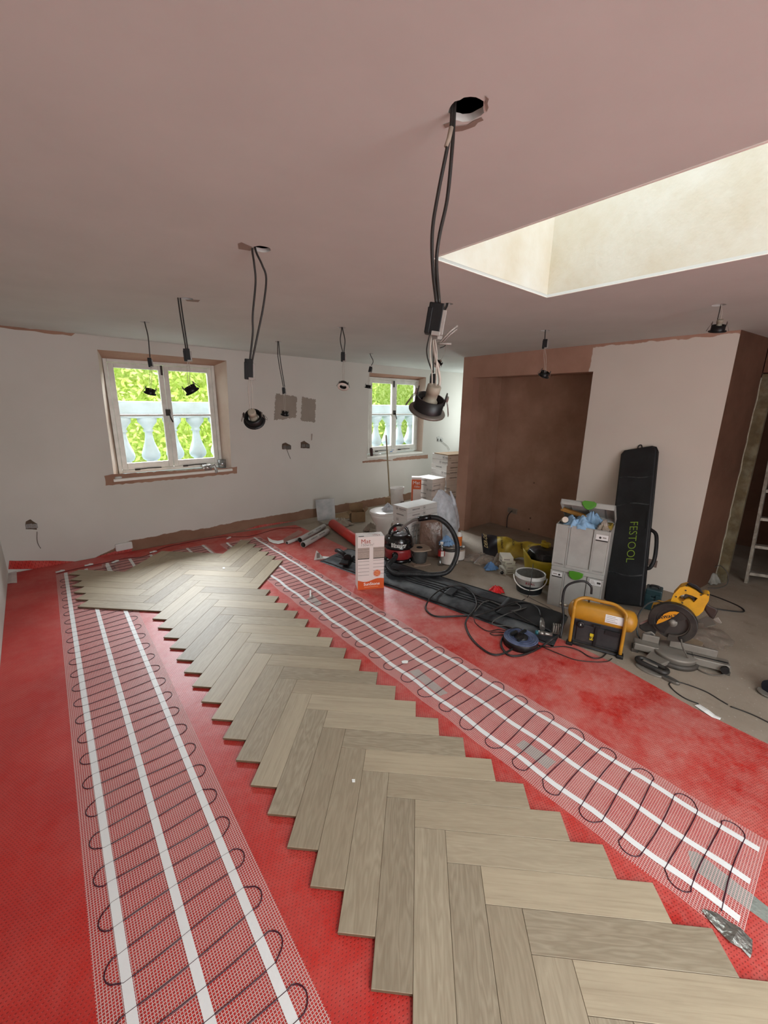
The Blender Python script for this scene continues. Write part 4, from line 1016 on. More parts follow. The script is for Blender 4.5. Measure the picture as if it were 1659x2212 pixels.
PB_ = V((4.25, 4.22, ZF))
box_stack(lambda k: 'white flooring box, %s, in the middle stack behind the plastic bag' % ORD[k], None, (934.5, 1036), (898, 1029.5), (950, 1032), PB_, 7, .066, .01, 2, 'flooring boxes in the middle stack', lenR=.30)
PC = V((4.66, 4.15, ZF))
ztC, FC, dlC, prC = box_stack(lambda k: 'white flooring box, %s, in the tallest stack against the pier' % ORD[k], None, (967.5, 984.5), (934, 979), (991, 981.5), PC, 10, .0775, .012, 3, 'flooring boxes in the tallest stack', lenR=.5)
b = MB(); f = FC + dlC * -.0 + V((0, 0, .014)); b.hexa([f - prC * .0 - dlC * .01 + V((0, 0, 0)), f + prC * .5 - dlC * .01, f + prC * .5 + dlC * .33, f + dlC * .33, *[q + V((0, 0, .012)) for q in (f - dlC * .01, f + prC * .5 - dlC * .01, f + prC * .5 + dlC * .33, f + dlC * .33)]])
tag(b.build('board_offcut', M_BROWNCARD, None, origin=(f.x, f.y, f.z)), 'pale board lying on top of the tallest stack of flooring boxes', 'board').location.z -= .0125
# ================================================================== far corner by the window wall
M_BAGFILM = glass('milky_polythene', .25, (.93, .94, .96), .55)
def milky(name, tint, fac):
    m, nt, p = newmat(name); out = nt.n['Material Output']
    pos = nt.add('ShaderNodeNewGeometry').outputs['Position']
    tr = nt.add('ShaderNodeBsdfTransparent'); tr.inputs[0].default_value = (.95, .96, .97, 1)
    p.inputs['Base Color'].default_value = (*lin(tint), 1); p.inputs['Roughness'].default_value = .22
    mx = nt.add('ShaderNodeMixShader'); f = nt.math('MULTIPLY_ADD', nt.ramp(nt.noise(pos, 14, 3), .3, .7), .35, fac)
    nt.link(f, mx.inputs[0]); nt.link(tr.outputs[0], mx.inputs[1]); nt.link(p.outputs[0], mx.inputs[2]); nt.link(mx.outputs[0], out.inputs[0])
    nt.link(nt.bump(nt.noise(pos, 22, 4), .8, .01), p.inputs['Normal']); return m
M_MILK = milky('milky_plastic_bag', 'e8ebf2', .42)
M_THIN = milky('thin_dust_film', 'b5a596', .22)
M_LEATHERY = milky('brown_wrapped_panel', '7d6254', .85)
def sack(name, label, cat, P, prof, m, seed, ridge=.12, sq=(1, 1), rot=0, parts=None, top_dx=(0, 0)):
    """soft sack: prof = (radius, z) rows; ridged and dented"""
    r = random.Random(seed); ph = [r.uniform(0, 6) for _ in range(4)]; H = prof[-1][1]
    def fn(u, v):
        k = v * (len(prof) - 1); i = min(int(k), len(prof) - 2); t = k - i; t = t * t * (3 - 2 * t)
        rr_ = lerp(prof[i][0], prof[i + 1][0], t); z = lerp(prof[i][1], prof[i + 1][1], t); a = 2 * pi * u
        w = 1 + ridge * (sin(5 * a + ph[0] + 3 * v) * .5 + sin(9 * a + ph[1] - 5 * v) * .35 + sin(3 * a + 7 * v + ph[2]) * .4)
        return (rr_ * w * cos(a) * sq[0] + top_dx[0] * (z / H) ** 2, rr_ * w * sin(a) * sq[1] + top_dx[1] * (z / H) ** 2, z)
    root = thing(name, label, cat, P) if parts else None
    b = MB(); b.grid(fn, 44, 26, Matrix.Translation(V(P)) @ Matrix.Rotation(rot, 4, 'Z'))
    o = b.build('sack' if root else name, m, root)
    if not root: tag(o, label, cat)
    return root or o
PBAG = V((3.80, 3.24, ZF)); nb = face_n(PBAG); rb_ = V((nb.y, -nb.x, 0))
zk = zat(1058, 942, PBAG) - ZF
bagr = sack('plastic_bag', 'big milky clear plastic bag with knotted peak between box stack and pier', 'bag', PBAG, [(.02, 0), (.17, .005), (.185, .1), (.18, .3), (.165, .42), (.13, zk * .82), (.07, zk * .93), (.03, zk)], M_MILK, 12, .10, (1, .85), parts=True, top_dx=tuple((rb_ * -.10)[:2]))
b = MB(); q = lambda u, v: up(u, v, PBAG); b.tube(spline([q(982, 1092), q(980, 1080), q(976, 1070), q(973, 1061)], 4), lambda t: .026 * (1 - .6 * t), 8); b.build('knotted_ear', M_MILK, bagr)
# contents: grey packing
b = MB(); b.box(PBAG + V((0, 0, .17)), (.19, .17, .30), Matrix.Identity(4)); b.build('bag_contents', mat('grey_packing', '8e8a86', .9), bagr, bevel=.03)
PBR = V((3.22, 2.94, ZF)); a_, c_ = up(903, 1205, PBR), up(955, 1203, PBR); a_.z = c_.z = ZF
nn = face_n(PBR); zt_ = zat(1127, 925, PBR)
b = MB(); w_ = (c_ - a_); b.grid(lambda u, v: tuple(a_ + w_ * (u * (1 - .12 * v) + .06 * v) + nn * (.10 * v) + V((0, 0, .001 + (zt_ - ZF) * v)) + nn * (.012 * sin(5 * u + 4 * v))), 10, 10)
tag(b.build('wrapped_panel', M_LEATHERY, None, solid=.02), 'brown panel wrapped in clear film leaning in front of the plastic bag', 'panel')
for k, (u0, u1) in enumerate(((897, 908), (901, 899))):
    b = MB(); p0 = up(885 + 14 * k, 1180 + 4 * k, PBR + nn * .05); p0.z = ZF; p1 = up(u0, 1132, PBR + nn * .12); b.tube([p0, p1], .008, 8); b.tube([p0 + V((0, 0, .0)), p0 + V((0, 0, .02))], .011, 8)
    tag(b.build('metal_rod', mat('grey_rod', '77736e', .4, metal=.4), None), 'thin grey metal rod leaning on the boxes behind the drum, %s one' % ('steeper' if k else 'more slanted'), 'rod')

# toilet pan
M_CHINA = mat('white_china', 'ebe4df', .22, var=0, coat=.3)
def toilet():
    P = V((3.28, 3.92, ZF)); n = face_n(P); rg = V((n.y, -n.x, 0)); zt = zat(1102, 825, P) - ZF
    c = up(828, 1150, P); c.z = ZF
    ax_ = V((.8, .6, 0)).normalized(); M = Matrix((ax_, V((0, 0, 1)).cross(ax_), V((0, 0, 1)))).transposed().to_4x4(); M.translation = c
    root = thing('toilet_pan', 'white china toilet pan with closed seat lid, loose on the floor beside the boxes', 'toilet', c)
    def egg(a, rx, ry): return (rx * cos(a) * (1.0 if cos(a) < 0 else 1.12), ry * sin(a))
    def rings(rows): return [[V((*egg(2 * pi * j / 28, rx, ry), z)) for j in range(28)] for rx, ry, z in rows]
    b = MB(); b.loft(rings([(.13, .10, 0), (.125, .095, .06), (.13, .105, .16), (.165, .14, zt * .62), (.19, .165, zt * .8), (.195, .172, zt * .9)]), M, smooth=True); b.build('bowl', M_CHINA, root)
    b = MB(); b.loft(rings([(.20, .178, zt * .9), (.205, .183, zt * .92), (.205, .183, zt * .94), (.195, .175, zt * .955)]), M, smooth=True); b.build('seat', M_CHINA, root)
    b = MB(); b.loft(rings([(.20, .178, zt * .957), (.203, .182, zt * .975), (.19, .17, zt * .992), (.12, .10, zt), (.02, .02, zt * 1.003)]), M, smooth=True); b.build('lid', M_CHINA, root)
    return c, zt
tc_, tz_ = toilet()
crumple('film_wrap', 'crumpled clear film wrapping left on the toilet lid', 'film', up(840, 1096, tc_) .xy.to_3d() + V((0, 0, ZF + tz_ + .002)), .10, .08, .09, M_MILK, 8)

# marble tile, floor tile, cardboard, dust sheet
M_MARBLE = mat('grey_marble', 'b9b9b8', .3, var=.1, vs=4, dust=('84898c', .6), dv=7)
def leaning(name, label, cat, px4, Pb, m, thick=.012, tilt=.06):
    n = face_n(Pb); w = []
    for (u, v), t in zip(px4, (0, 0, 1, 1)):
        q = up(u, v, V(Pb) + n * (tilt * t)); w.append(q)
    w[0].z = w[1].z = max(ZF + .0, min(w[0].z, w[1].z))
    b = MB(); b.hexa([*w, *[q + n * thick for q in w]]); return tag(b.build(name, m, None, bevel=.002), label, cat)
PT = V((3.10, 4.93, ZF))
leaning('marble_tile', 'square grey veined marble tile leaning on the window wall', 'tile', [(686, 1126), (725, 1124), (722, 1076), (681, 1080)], PT, M_MARBLE, tilt=.08)
b = MB(); b.box(V((3.12, 4.80, ZF + .012)), (.32, .2, .024), None); tag(b.build('floor_tile', mat('pale_grey_tile', '9d968d', .5, dust=('6f675d', .4)), None, bevel=.003), 'pale grey tile lying flat in front of the leaning marble tile', 'tile')
def open_carton(P, ang, w, d, h, label):
    M = Matrix.Translation(P) @ Matrix.Rotation(ang, 4, 'Z'); t = .004
    root = thing('cardboard_box', label, 'box', P)
    b = MB(); b.box((0, 0, t / 2), (w, d, t), M)
    for x in (-w / 2, w / 2): b.box((x, 0, h / 2), (t, d, h), M)
    for y in (-d / 2, d / 2): b.box((0, y, h / 2), (w, t, h), M)
    b.build('carton', M_BROWNCARD, root)
    for sg, ax_ in ((-1, 'x'), (1, 'x'), (1, 'y')):
        b = MB(); f = .09
        if ax_ == 'x': b.hexa([V((sg * w / 2, -d / 2, h)), V((sg * w / 2, d / 2, h)), V((sg * (w / 2 + f * .5), d / 2, h + f * (.5 if sg > 0 else -.4))), V((sg * (w / 2 + f * .5), -d / 2, h + f * (.5 if sg > 0 else -.4))), V((sg * w / 2 + t, -d / 2, h)), V((sg * w / 2 + t, d / 2, h)), V((sg * (w / 2 + f * .5) + t, d / 2, h + f * (.5 if sg > 0 else -.4))), V((sg * (w / 2 + f * .5) + t, -d / 2, h + f * (.5 if sg > 0 else -.4)))], M)
        else: b.hexa([V((-w / 2, d / 2, h)), V((w / 2, d / 2, h)), V((w / 2, d / 2 + .03, h + f)), V((-w / 2, d / 2 + .03, h + f)), V((-w / 2, d / 2 + t, h)), V((w / 2, d / 2 + t, h)), V((w / 2, d / 2 + .03 + t, h + f)), V((-w / 2, d / 2 + .03 + t, h + f))], M)
        b.build('flap', M_BROWNCARD, root)
open_carton(at(774, 1127) + V((.02, .05, 0)), -.45, .20, .16, .15, 'small open brown cardboard box on the floor left of the toilet')
b = MB(); c = at(745, 1118); b.add([c + V(q) for q in ((-.16, -.05, .004), (.14, -.1, .004), (.2, .12, .05), (-.12, .14, .03))], [(0, 1, 2, 3)]); tag(b.build('cardboard_flap', M_BROWNCARD, None, solid=.005), 'flattened brown cardboard lying behind the dust sheet by the wall', 'cardboard')
M_SHEET = mat('beige_dust_sheet', '94887a', .9, var=.12, vs=10)
crumple('dust_sheet', 'heaped beige dust sheet on the floor behind the red roll', 'dust sheet', at(738, 1134), .19, .12, .11, M_SHEET, 15, thick=.003)
crumple('dust_sheet', 'peaked beige dust sheet between the cardboard box and toilet', 'dust sheet', at(801, 1146), .11, .10, .10, M_SHEET, 19, thick=.003)

# red roll and foil rolls
def roll(name, label, p0, p1, r, m, parts, hollow=.8, cap_m=None, cat='roll', group=None):
    p0, p1 = V(p0), V(p1); root = thing(name, label, cat, (p0 + p1) / 2 - V((0, 0, r)), group)
    d = (p1 - p0).normalized(); x = d.orthogonal().normalized(); M = Matrix((x, d.cross(x), d)).transposed().to_4x4(); M.translation = p0; L = (p1 - p0).length
    b = MB(); b.lathe([(r * hollow, .0), (r, 0), (r, L), (r * hollow, L)], 24, M, cap=False); b.build('wrap', m, root)
    b = MB(); b.lathe([(r * hollow, 0), (r * hollow, L)], 20, M, cap=False); b.build('core', cap_m or m, root)
    return root, M, L
c0, c1 = at(700, 1150), at(772, 1196); c0 = up(706, 1134, at(706, 1146)); 
rr0 = at(700, 1145); rr1 = at(775, 1196)
roll('underlay_roll', 'spare roll of red underlay lying behind the tall carton', V((rr0.x + .14, rr0.y, ZF + .062)), V((rr1.x + .10, rr1.y + .05, ZF + .062)), .062, mat('red_underlay_roll', 'c0352a', .5, var=.1, dust=('c77', .2) if False else None), None, .25)
M_FROLL = mat('printed_white_roll', 'b9b6b2', .45, var=.05); M_CORE = mat('grey_card_core', '57514b', .9)
def foil_roll(label, a, b_, r, z=None, txt=True):
    p0, p1 = at(*a, ZU), at(*b_, ZU); p0.z = p1.z = (z if z is not None else ZU + r)
    root, M, L = roll('packaging_tube', label, p0, p1, r, M_FROLL, None, .86, M_CORE, 'tube', 'white printed tubes')
    if txt:
        d = (p1 - p0).normalized(); side = V((d.y, -d.x, 0)); side = side if side.dot(CAM - p0) > 0 else -side
        nrm = (side * .75 + V((0, 0, .66))).normalized(); yv = nrm.cross(d)
        T = Matrix((d, yv, nrm)).transposed().to_4x4()
        for k, (s, o) in enumerate((('UNDERFLOOR', .35), ('HEATING MAT', .68))):
            T.translation = p0 + d * (L * o) + nrm * (r * 1.01); text(s, r * .62, T, M_INK, root, bold=.01)
    return root
foil_roll('nearest white printed cardboard tube on the red underlay, open end towards us', (655, 1183), (708, 1153), .036)
foil_roll('second white printed tube lying behind the nearest one', (648, 1172), (700, 1142), .034, txt=True)
foil_roll('thin white tube with tape ends at the far left of the tubes', (620, 1176), (662, 1160), .019, txt=False)
b = MB(); p = [at(u, v, ZU + .004) for u, v in ((607, 1167), (645, 1148), (655, 1152), (618, 1175))]; b.add([q + V((0, 0, .02 if i in (1, 2) else 0)) for i, q in enumerate(p)], [(0, 1, 2, 3)])
tag(b.build('film_strip', M_THIN, None), 'clear film strip lying beside the thin tube on the red underlay', 'film')
strip3('label_strip', 'white printed label strip curled up on the red underlay left of the tubes', 'label', [((577, 1160), (581, 1169), .02), ((588, 1166), (590, 1173), .004), ((600, 1168), (601, 1175), .003), ((612, 1166), (613, 1172), .012)], M_SCRAP, ZU + .002)
# folded card beside the bag
A = at(678, 1210, ZU + .0006); B_ = at(697, 1206, ZU + .0006); C_ = at(722, 1204, ZU + .0006); T_ = up(683, 1190, A)
fc = thing('folded_card', 'folded white card with a barcode standing at the left tip of the padded bag', 'card', A)
b = MB(); b.add([A, B_ + V((.02, .02, 0)), T_ + V((.01, 0, 0)), T_], [(0, 1, 2, 3)]); b.build('back_leaf', M_CARD_W, fc, solid=.0015)
b = MB(); b.add([A, C_, B_ + V((.04, .05, 0))], [(0, 1, 2)]); b.build('front_leaf', M_SCRAP, fc, solid=.0015)
M = frame(A.lerp(T_, .45) + V((.02, -.004, 0)), B_ - A, V((0, 0, 1))); quad(fc, 'barcode', M, .0, .035, -.03, .03, M_INKG, .004)

# pale pad, tape and sockets along the window wall
q0 = onwall(270, 1200)
b = MB(); Mx = frame(V((q0.x, q0.y - .03, .058)), (1, .0, .02)); b.box((0, 0, 0), (.165, .03, .085), Mx); tag(b.build('foam_pad', mat('white_foam', 'd5d0cb', .8, var=.04), None, bevel=.012), 'white rounded foam pad leaning at the wall under left window', 'pad')
strip3('tape_strip', 'white plaster tape curling up at the far left corner of the red underlay', 'tape', [((14, 1261), (37, 1259), .0), ((15, 1240), (36, 1238), .0), ((16, 1227), (36, 1226), .02), ((24, 1212), (35, 1211), .05)], mat('white_cloth_tape', 'cfc5c1', .6, bump=.2, bs=80), ZU + .001)
def clip(label, u, v, rot):
    p = at(u, v, ZU + .007); b = MB(); M = Matrix.Translation(p) @ Matrix.Rotation(rot, 4, 'Z'); b.box((0, 0, 0), (.075, .022, .012), M, ch=.003); b.box((.01, 0, .007), (.02, .014, .006), M); tag(b.build('joint_clip', M_PLASTIC_W, None), label, 'clip')
clip('white cable joint clip at the far left end of left heating mat', 130, 1234, .2)
clip('beige cable joint clip behind the left end of the parquet', 192, 1220, .1)
clip('white cable joint clip lying in front of the white foam pad', 249, 1213, .5)
clip('small white clip at the wall right of the white foam pad', 331, 1192, .1)
clip('white joint clip at the wall beside the far heating mat tape', 494, 1162, .6)
M_HOLE = mat('chased_masonry', '5d4c3e', .95, var=.35, vs=40, bump=.6, bs=60)
M_BACKBOX = mat('galvanised_back_box', '6f6b66', .4, metal=.6, var=.2)
def socket_hole(label, cx, cy, w, h, wire, m=M_HOLE, box=True):
    c = onwall(cx, cy); root = thing('socket_back_box', label, 'socket box', c, None)
    o = wall_poly('chased_hole', [(cx - w / 2, cy - h / 2), (cx - w * .1, cy - h * .75), (cx + w * .15, cy - h * .5), (cx + w / 2, cy - h * .2), (cx + w / 2, cy + h / 2), (cx - w / 2, cy + h * .45)], m, .002, .02, .004, root)
    if box:
        for dx in (-.22, .24):
            b = MB(); q = onwall(cx + w * dx, cy + 1); b.box((q.x, q.y - .006, q.z), (.05, .012, .045)); b.box((q.x, q.y - .013, q.z), (.02, .004, .02)); b.build('metal_box', M_BACKBOX, root, bevel=.002)
    if wire:
        b = MB(); b.tube(spline([onwall(u, v) - V((0, .012, 0)) for u, v in wire], 5), .003, 6); b.build('wire_tail', mat('grey_wire_tail', '6f665e', .6), root)
socket_hole('chased socket hole low on the front wall left of left window', 68, 1135, 24, 18, [(80, 1148), (80, 1165), (83, 1176), (88, 1184)])
socket_hole('metal socket box with a hanging wire below the left taupe swatch', 619, 965, 19, 12, [(619, 970), (622, 980), (627, 991)])
socket_hole('metal socket box below the right taupe swatch', 659, 962, 19, 13, None)
socket_hole('metal socket box with a black wire right of right window', 950, 949, 13, 10, [(950, 950), (958, 957), (966, 964), (970, 972)], M_BACKBOX)

# on the window sills
sl = lambda u, v, k=0: ay(u, v, wall_y(ay(u, v, 5.1).x, .8) - .0 + k)
zs_ = .80
def onsill(u, dy=.03):
    x = ay(u, 1010, 5.1).x; y = wall_y(x, .83) + dy; return V((x, y, WZ0 - .028 + .02 * max(0, dy + .03) / .22))
def taperoll(P, r, w, name, label, m, lying=True):
    root = thing(name, label, 'tape roll', P); M = Matrix.Translation(P)
    b = MB(); b.lathe([(r * .72, 0), (r, 0), (r, w), (r * .72, w), (r * .72, 0)], 24, M, cap=False); b.build('wound_tape', m, root)
    b = MB(); b.lathe([(r * .70, .001), (r * .70, w - .001)], 20, M, cap=False); b.build('core', M_BROWNCARD if False else M_CARD_W, root); return root
P = onsill(450, .03); tr = taperoll(P, .055, .062, 'tape_roll', 'shiny silver tape roll with loose end on the left window sill', mat('silver_tape', 'a9a6a2', .22, metal=.6))
b = MB(); b.grid(lambda u, v: tuple(P + V((.05 + .025 * sin(2 * v), -.03 - .03 * v, .05 * 1 - .10 * v + .02 * u)) + V((.03 * u, 0, 0))), 3, 8); b.build('loose_end', MATS['silver_tape'], tr, solid=.001)
P = onsill(252, .0); b = MB(); b.lathe([(.03, 0), (.034, .004), (.034, .012), (.026, .02), (.01, .022)], 20, Matrix.Translation(P)); tag(b.build('white_puck', M_PLASTIC_W, None), 'small white plastic puck at the left end of the left window sill', 'puck')
P = onsill(486, .07); b = MB(); b.lathe([(.045, 0), (.05, .1), (.047, .1), (.042, .004), (.002, .004)], 20, Matrix.Translation(P)); tag(b.build('clear_tumbler', M_FILM, None), 'clear plastic tumbler at the right end of the left window sill', 'tumbler')
def onsill2(u, dy): 
    x = ay(u, 988, 5.15).x; y = wall_y(x, .83) + dy; return V((x, y, WZ0 - .028 + .02 * max(0, dy + .03) / .22))
P = onsill2(851, .05); M = frame(P + V((0, 0, .004)), (1, -.35, 0), V((.1, .45, .9))); lf = thing('leaflet', 'white and blue leaflet propped on the right window sill', 'leaflet', P)
b = MB(); b.box((0, .075, 0), (.21, .15, .003), M); b.build('sheet', M_WHITE_P, lf)
for k, (x0, x1, y0, y1) in enumerate(((-.06, .03, .02, .035), (-.06, .06, .05, .058), (-.02, .09, .10, .115), (-.03, .02, .075, .09), (.0, .09, .125, .135))): quad(lf, 'blue_print', M, x0, x1, y0, y1, mat('blue_print', '5f8fc4', .6, var=0), .0022)
P = onsill2(818, .0); tr2 = taperoll(P, .05, .03, 'tape_roll', 'white tape roll lying on the left part of right window sill', M_PLASTIC_W)
P = onsill2(803, -.01); b = MB(); M = frame(P + V((0, 0, .06)), (1, 0, .1)); b.box((0, 0, 0), (.03, .05, .12), M, ch=.004); b.box((0, 0, .066), (.02, .03, .014), M); tag(b.build('filler_pack', mat('dark_red_pack', '3c1719', .5), None), 'small dark red packet standing at the left end of right window sill', 'packet')
# long stick with a card on it
p0 = V((3.62, 4.32, ZF)); p1 = onp(834, 940, V((3.62, 4.78, 0)), face_n(p0))
p0 = up(846, 1112, p0); p0.z = ZF + .001
brm = thing('broom', 'long pale wooden broom stick with a brown cardboard sleeve, leaning before right window', 'broom', p0)
b = MB(); b.tube([p0, p1], .011, 10); b.build('handle', mat('pale_wood_stick', '9c8c70', .7, vs=20), brm)
pk = up(838, 1082, p0); b = MB(); M = frame(pk - face_n(pk) * .02, V((face_n(pk).y, -face_n(pk).x, .05)), V((0, 0, 1))); b.box((0, 0, 0), (.075, .12, .03), M)
b.build('cardboard_sleeve', M_BROWNCARD, brm)
# plaster sack and second carton behind the boxes
PS = V((3.95, 4.35, ZF)); zt_ = zat(1052, 868, PS) - ZF
ps = sack('plaster_sack', 'half empty white paper plaster sack with open rolled top behind the toilet', 'sack', PS, [(.02, 0), (.13, .004), (.14, zt_ * .3), (.12, zt_ * .6), (.105, zt_ * .78), (.13, zt_ * .94), (.12, zt_ * .99), (.105, zt_ * .93), (.09, zt_ * .8)], M_CARD_W, 31, .08, (1, .7), parts=True)
b = MB(); q = up(863, 1072, PS) - face_n(PS) * .1; b.box((q.x + .06, q.y, q.z - .08), (.07, .004, .04), None); b.build('printed_patch', M_INKG, ps)
PCX = V((4.12, 4.30, ZF)); n_ = face_n(PCX); r_ = V((n_.y, -n_.x, 0)); a0 = up(887.5, 1100, PCX); a1 = up(908, 1100, PCX); a0.z = a1.z = ZF; M = _fr(a0, (a1 - a0).normalized()); h_ = zat(1031, 890, PCX) - ZF; w_ = (a1 - a0).length
cx = thing('heating_mat_carton', 'second orange and white heating mat carton upright behind the flooring boxes', 'carton', a0)
b = MB(); b.box((w_ / 2, h_ / 2, -.06), (w_, h_, .12), M); b.build('box', M_CARD_P, cx, bevel=.003)
quad(cx, 'orange_band', M, .0, w_, h_ * .72, h_ * .95, M_ORANGE); quad(cx, 'orange_band', M, 0, w_ * .16, 0, h_ * .72, M_ORANGE); text('Mat', .07, M @ Matrix.Translation((w_ * .5, h_ * .87, .0015)), M_WHITE_P, cx); text('150w', .04, M @ Matrix.Translation((w_ * .55, h_ * .78, .0015)), M_WHITE_P, cx)
# ================================================================== alcove
def rubble_bag():
    P = V((4.1, 2.5, ZF)); root = thing('builders_bag', 'yellow and black printed plastic builders bag slumped against the back of the alcove', 'bag', P)
    TL, TR, BL, BR = at(1040, 1152, .17), at(1185, 1180, .12), at(1045, 1206, ZF + .01), at(1180, 1207, ZF + .05)
    r = random.Random(5)
    def sf(u, v, o=0):
        top = TL.lerp(TR, u); bot = BL.lerp(BR, u); p = bot.lerp(top, v)
        k = .05 * sin(pi * v) + .014 * sin(14 * u + 3 * v) + .01 * sin(23 * u - 8 * v)
        q = V((p.x - .3 * k - o * .5, p.y, p.z + .9 * k + o)); q.z = max(q.z, ZF + .002 + o); return q
    b = MB(); b.grid(lambda u, v: sf(u, v), 30, 10); b.build('film', mat('yellow_bag_print', 'b39a2e', .45, var=.15, vs=14, dust=('6a5a3a', .3)), root, solid=.004)
    b = MB(); b.grid(lambda u, v: sf(.0 + .24 * u, -.02 + 1.04 * v, .005), 8, 10); b.build('dark_panel', mat('navy_bag_print', '14151c', .45, var=.1), root)
    def TM(u, v, o=.012):
        c = sf(u, v, o); up_ = (sf(u, v + .05, o) - sf(u, v - .05, o)).normalized(); al = (sf(u + .03, v, o) - sf(u - .03, v, o)).normalized()
        nrm = al.cross(up_); M = Matrix((up_, -al, up_.cross(-al))).transposed().to_4x4(); M.translation = c; return M
    my = mat('pale_bag_lettering', 'c8b98a', .6, var=0)
    text('DER-DE', .060, TM(.065, .5, .018), my, root, bold=.02)
    for k, (u, s, z) in enumerate(((.32, 'EXPRESS 15', .030), (.50, 'INSTANT', .034), (.62, 'RAPID', .034), (.74, 'SET', .034))): text(s, z, TM(u, .52, .018), M_INK, root, bold=.02)
rubble_bag()
crumple('film_heap', 'big heap of dusty clear film on the alcove floor in front of the yellow bag', 'film', at(1048, 1217) + V((.05, .05, 0)), .17, .24, .09, M_THIN, 41, rot=.3)
crumple('film_heap', 'glossy clear film bundle beside the small white boxes in the alcove', 'film', at(1082, 1216), .11, .15, .10, M_MILK if False else M_THIN, 44, rot=1.2)
crumple('blue_cloth', 'small crumpled blue cloth alone on the bare floor before the alcove', 'cloth', at(1060, 1230), .085, .06, .085, mat('mid_blue_cloth', '5f86b4', .9, var=.15, vs=20), 9)
p = at(1084, 1240); b = MB(); b.ball(p + V((0, 0, .016)), .018); tag(b.build('rubber_ball', M_BLK, None), 'small black round rubber lump on the floor beside the blue cloth', 'ball')
crumple('red_scrap', 'crumpled bright red scrap of underlay on the floor behind the black bag', 'scrap', at(1073, 1277), .085, .065, .05, mat('bright_red_scrap', 'd01a1c', .5, var=.1), 6, rot=.4)
# screw boxes
def screw_boxes():
    A, B_ = at(1093, 1232), at(1104, 1243); P = at(1106, 1243)
    zt = zat(1205, 1100, P) - ZF; n = 4; h = zt / n
    for k in range(n):
        ang = -.62 + (.12, -.06, .05, -.16)[k]; c = P + V((.05, .09, 0)) + V(((.0, .012, -.004, -.02)[k], (.0, -.008, .01, .012)[k], h * k))
        M = Matrix.Translation(c) @ Matrix.Rotation(ang, 4, 'Z'); w, d = .155, .11
        root = thing('screw_box', 'small white screw box, %s in the stack beside the yellow tub' % ('lowest', 'second lowest', 'third lowest', 'topmost')[k], 'box', c, 'small white boxes beside the tub')
        b = MB(); b.box((0, 0, h * .49), (d, w, h * .97), M); b.build('carton', mat('offwhite_card', 'c9c4b4', .7, var=.05), root, bevel=.003)
        F = M @ Matrix.Translation((-d / 2, 0, h * .5)) @ Matrix.Rotation(-pi / 2, 4, 'Z') @ Matrix.Rotation(pi / 2, 4, 'X')
        quad(root, 'print_line', F, -.04, .03, -.004, .006, M_INKG, .001)
        F = M @ Matrix.Translation((0, -w / 2, h * .5)) @ Matrix.Rotation(pi / 2, 4, 'X')
        quad(root, 'print_line', F, -.04, .02, -.005, .005, M_INKG, .001)
screw_boxes()
# flexible yellow tub with a black sack in it
def tub():
    c = at(1168, 1262) + face_n(at(1168, 1262)) * .14; h = .285; r0, r1 = .15, .20; M = Matrix.Translation(c)
    root = thing('flexible_tub', 'yellow flexible builders tub with ear handles, filled with a black sack', 'tub', c)
    def wall(a):   # rim height with two ears
        e = abs(cos(a - 2.35)); return h * (.86 + .20 * max(0, (e - .80) / .20) ** .8)
    n = 48; rings = []
    for t in [i / 8 for i in range(9)]:
        rings.append([V((lerp(r0, r1, t) * cos(2 * pi * j / n), lerp(r0, r1, t) * sin(2 * pi * j / n), wall(2 * pi * j / n) * t)) for j in range(n)])
    inner = [[q * V((.965, .965, 1)) if False else V((q.x * .965, q.y * .965, max(q.z, .01))) for q in rg] for rg in reversed(rings)]
    b = MB(); b.loft(rings + inner, M, smooth=True); b.build('bucket', mat('yellow_tub_plastic', 'b09a1c', .5, var=.1, dust=('8c7c40', .4)), root)
    s = sack('waste_sack', 'slumped black plastic sack filling the yellow tub', 'sack', c + V((.02, 0, .012)), [(.02, 0), (.125, .004), (.14, .10), (.165, .22), (.15, .28), (.09, .305), (.03, .31)], mat('black_sack', '111112', .35, var=.1, bump=.5, bs=25), 17, .05)
    b = MB(); Mx = Matrix.Translation(c + V((.05, .02, .315))) ; b.box((0, 0, .022), (.06, .08, .05), Mx, ch=.008); b.box((-.01, .02, .055), (.03, .03, .02), Mx); tag(b.build('yellow_tape_measure', mat('yellow_plastic', 'a8921c', .4), None), 'small yellow and black tool case lying on the black sack in the tub', 'tool')
    tag(b and bpy.data.objects[-1] if False else s, None)
tub()
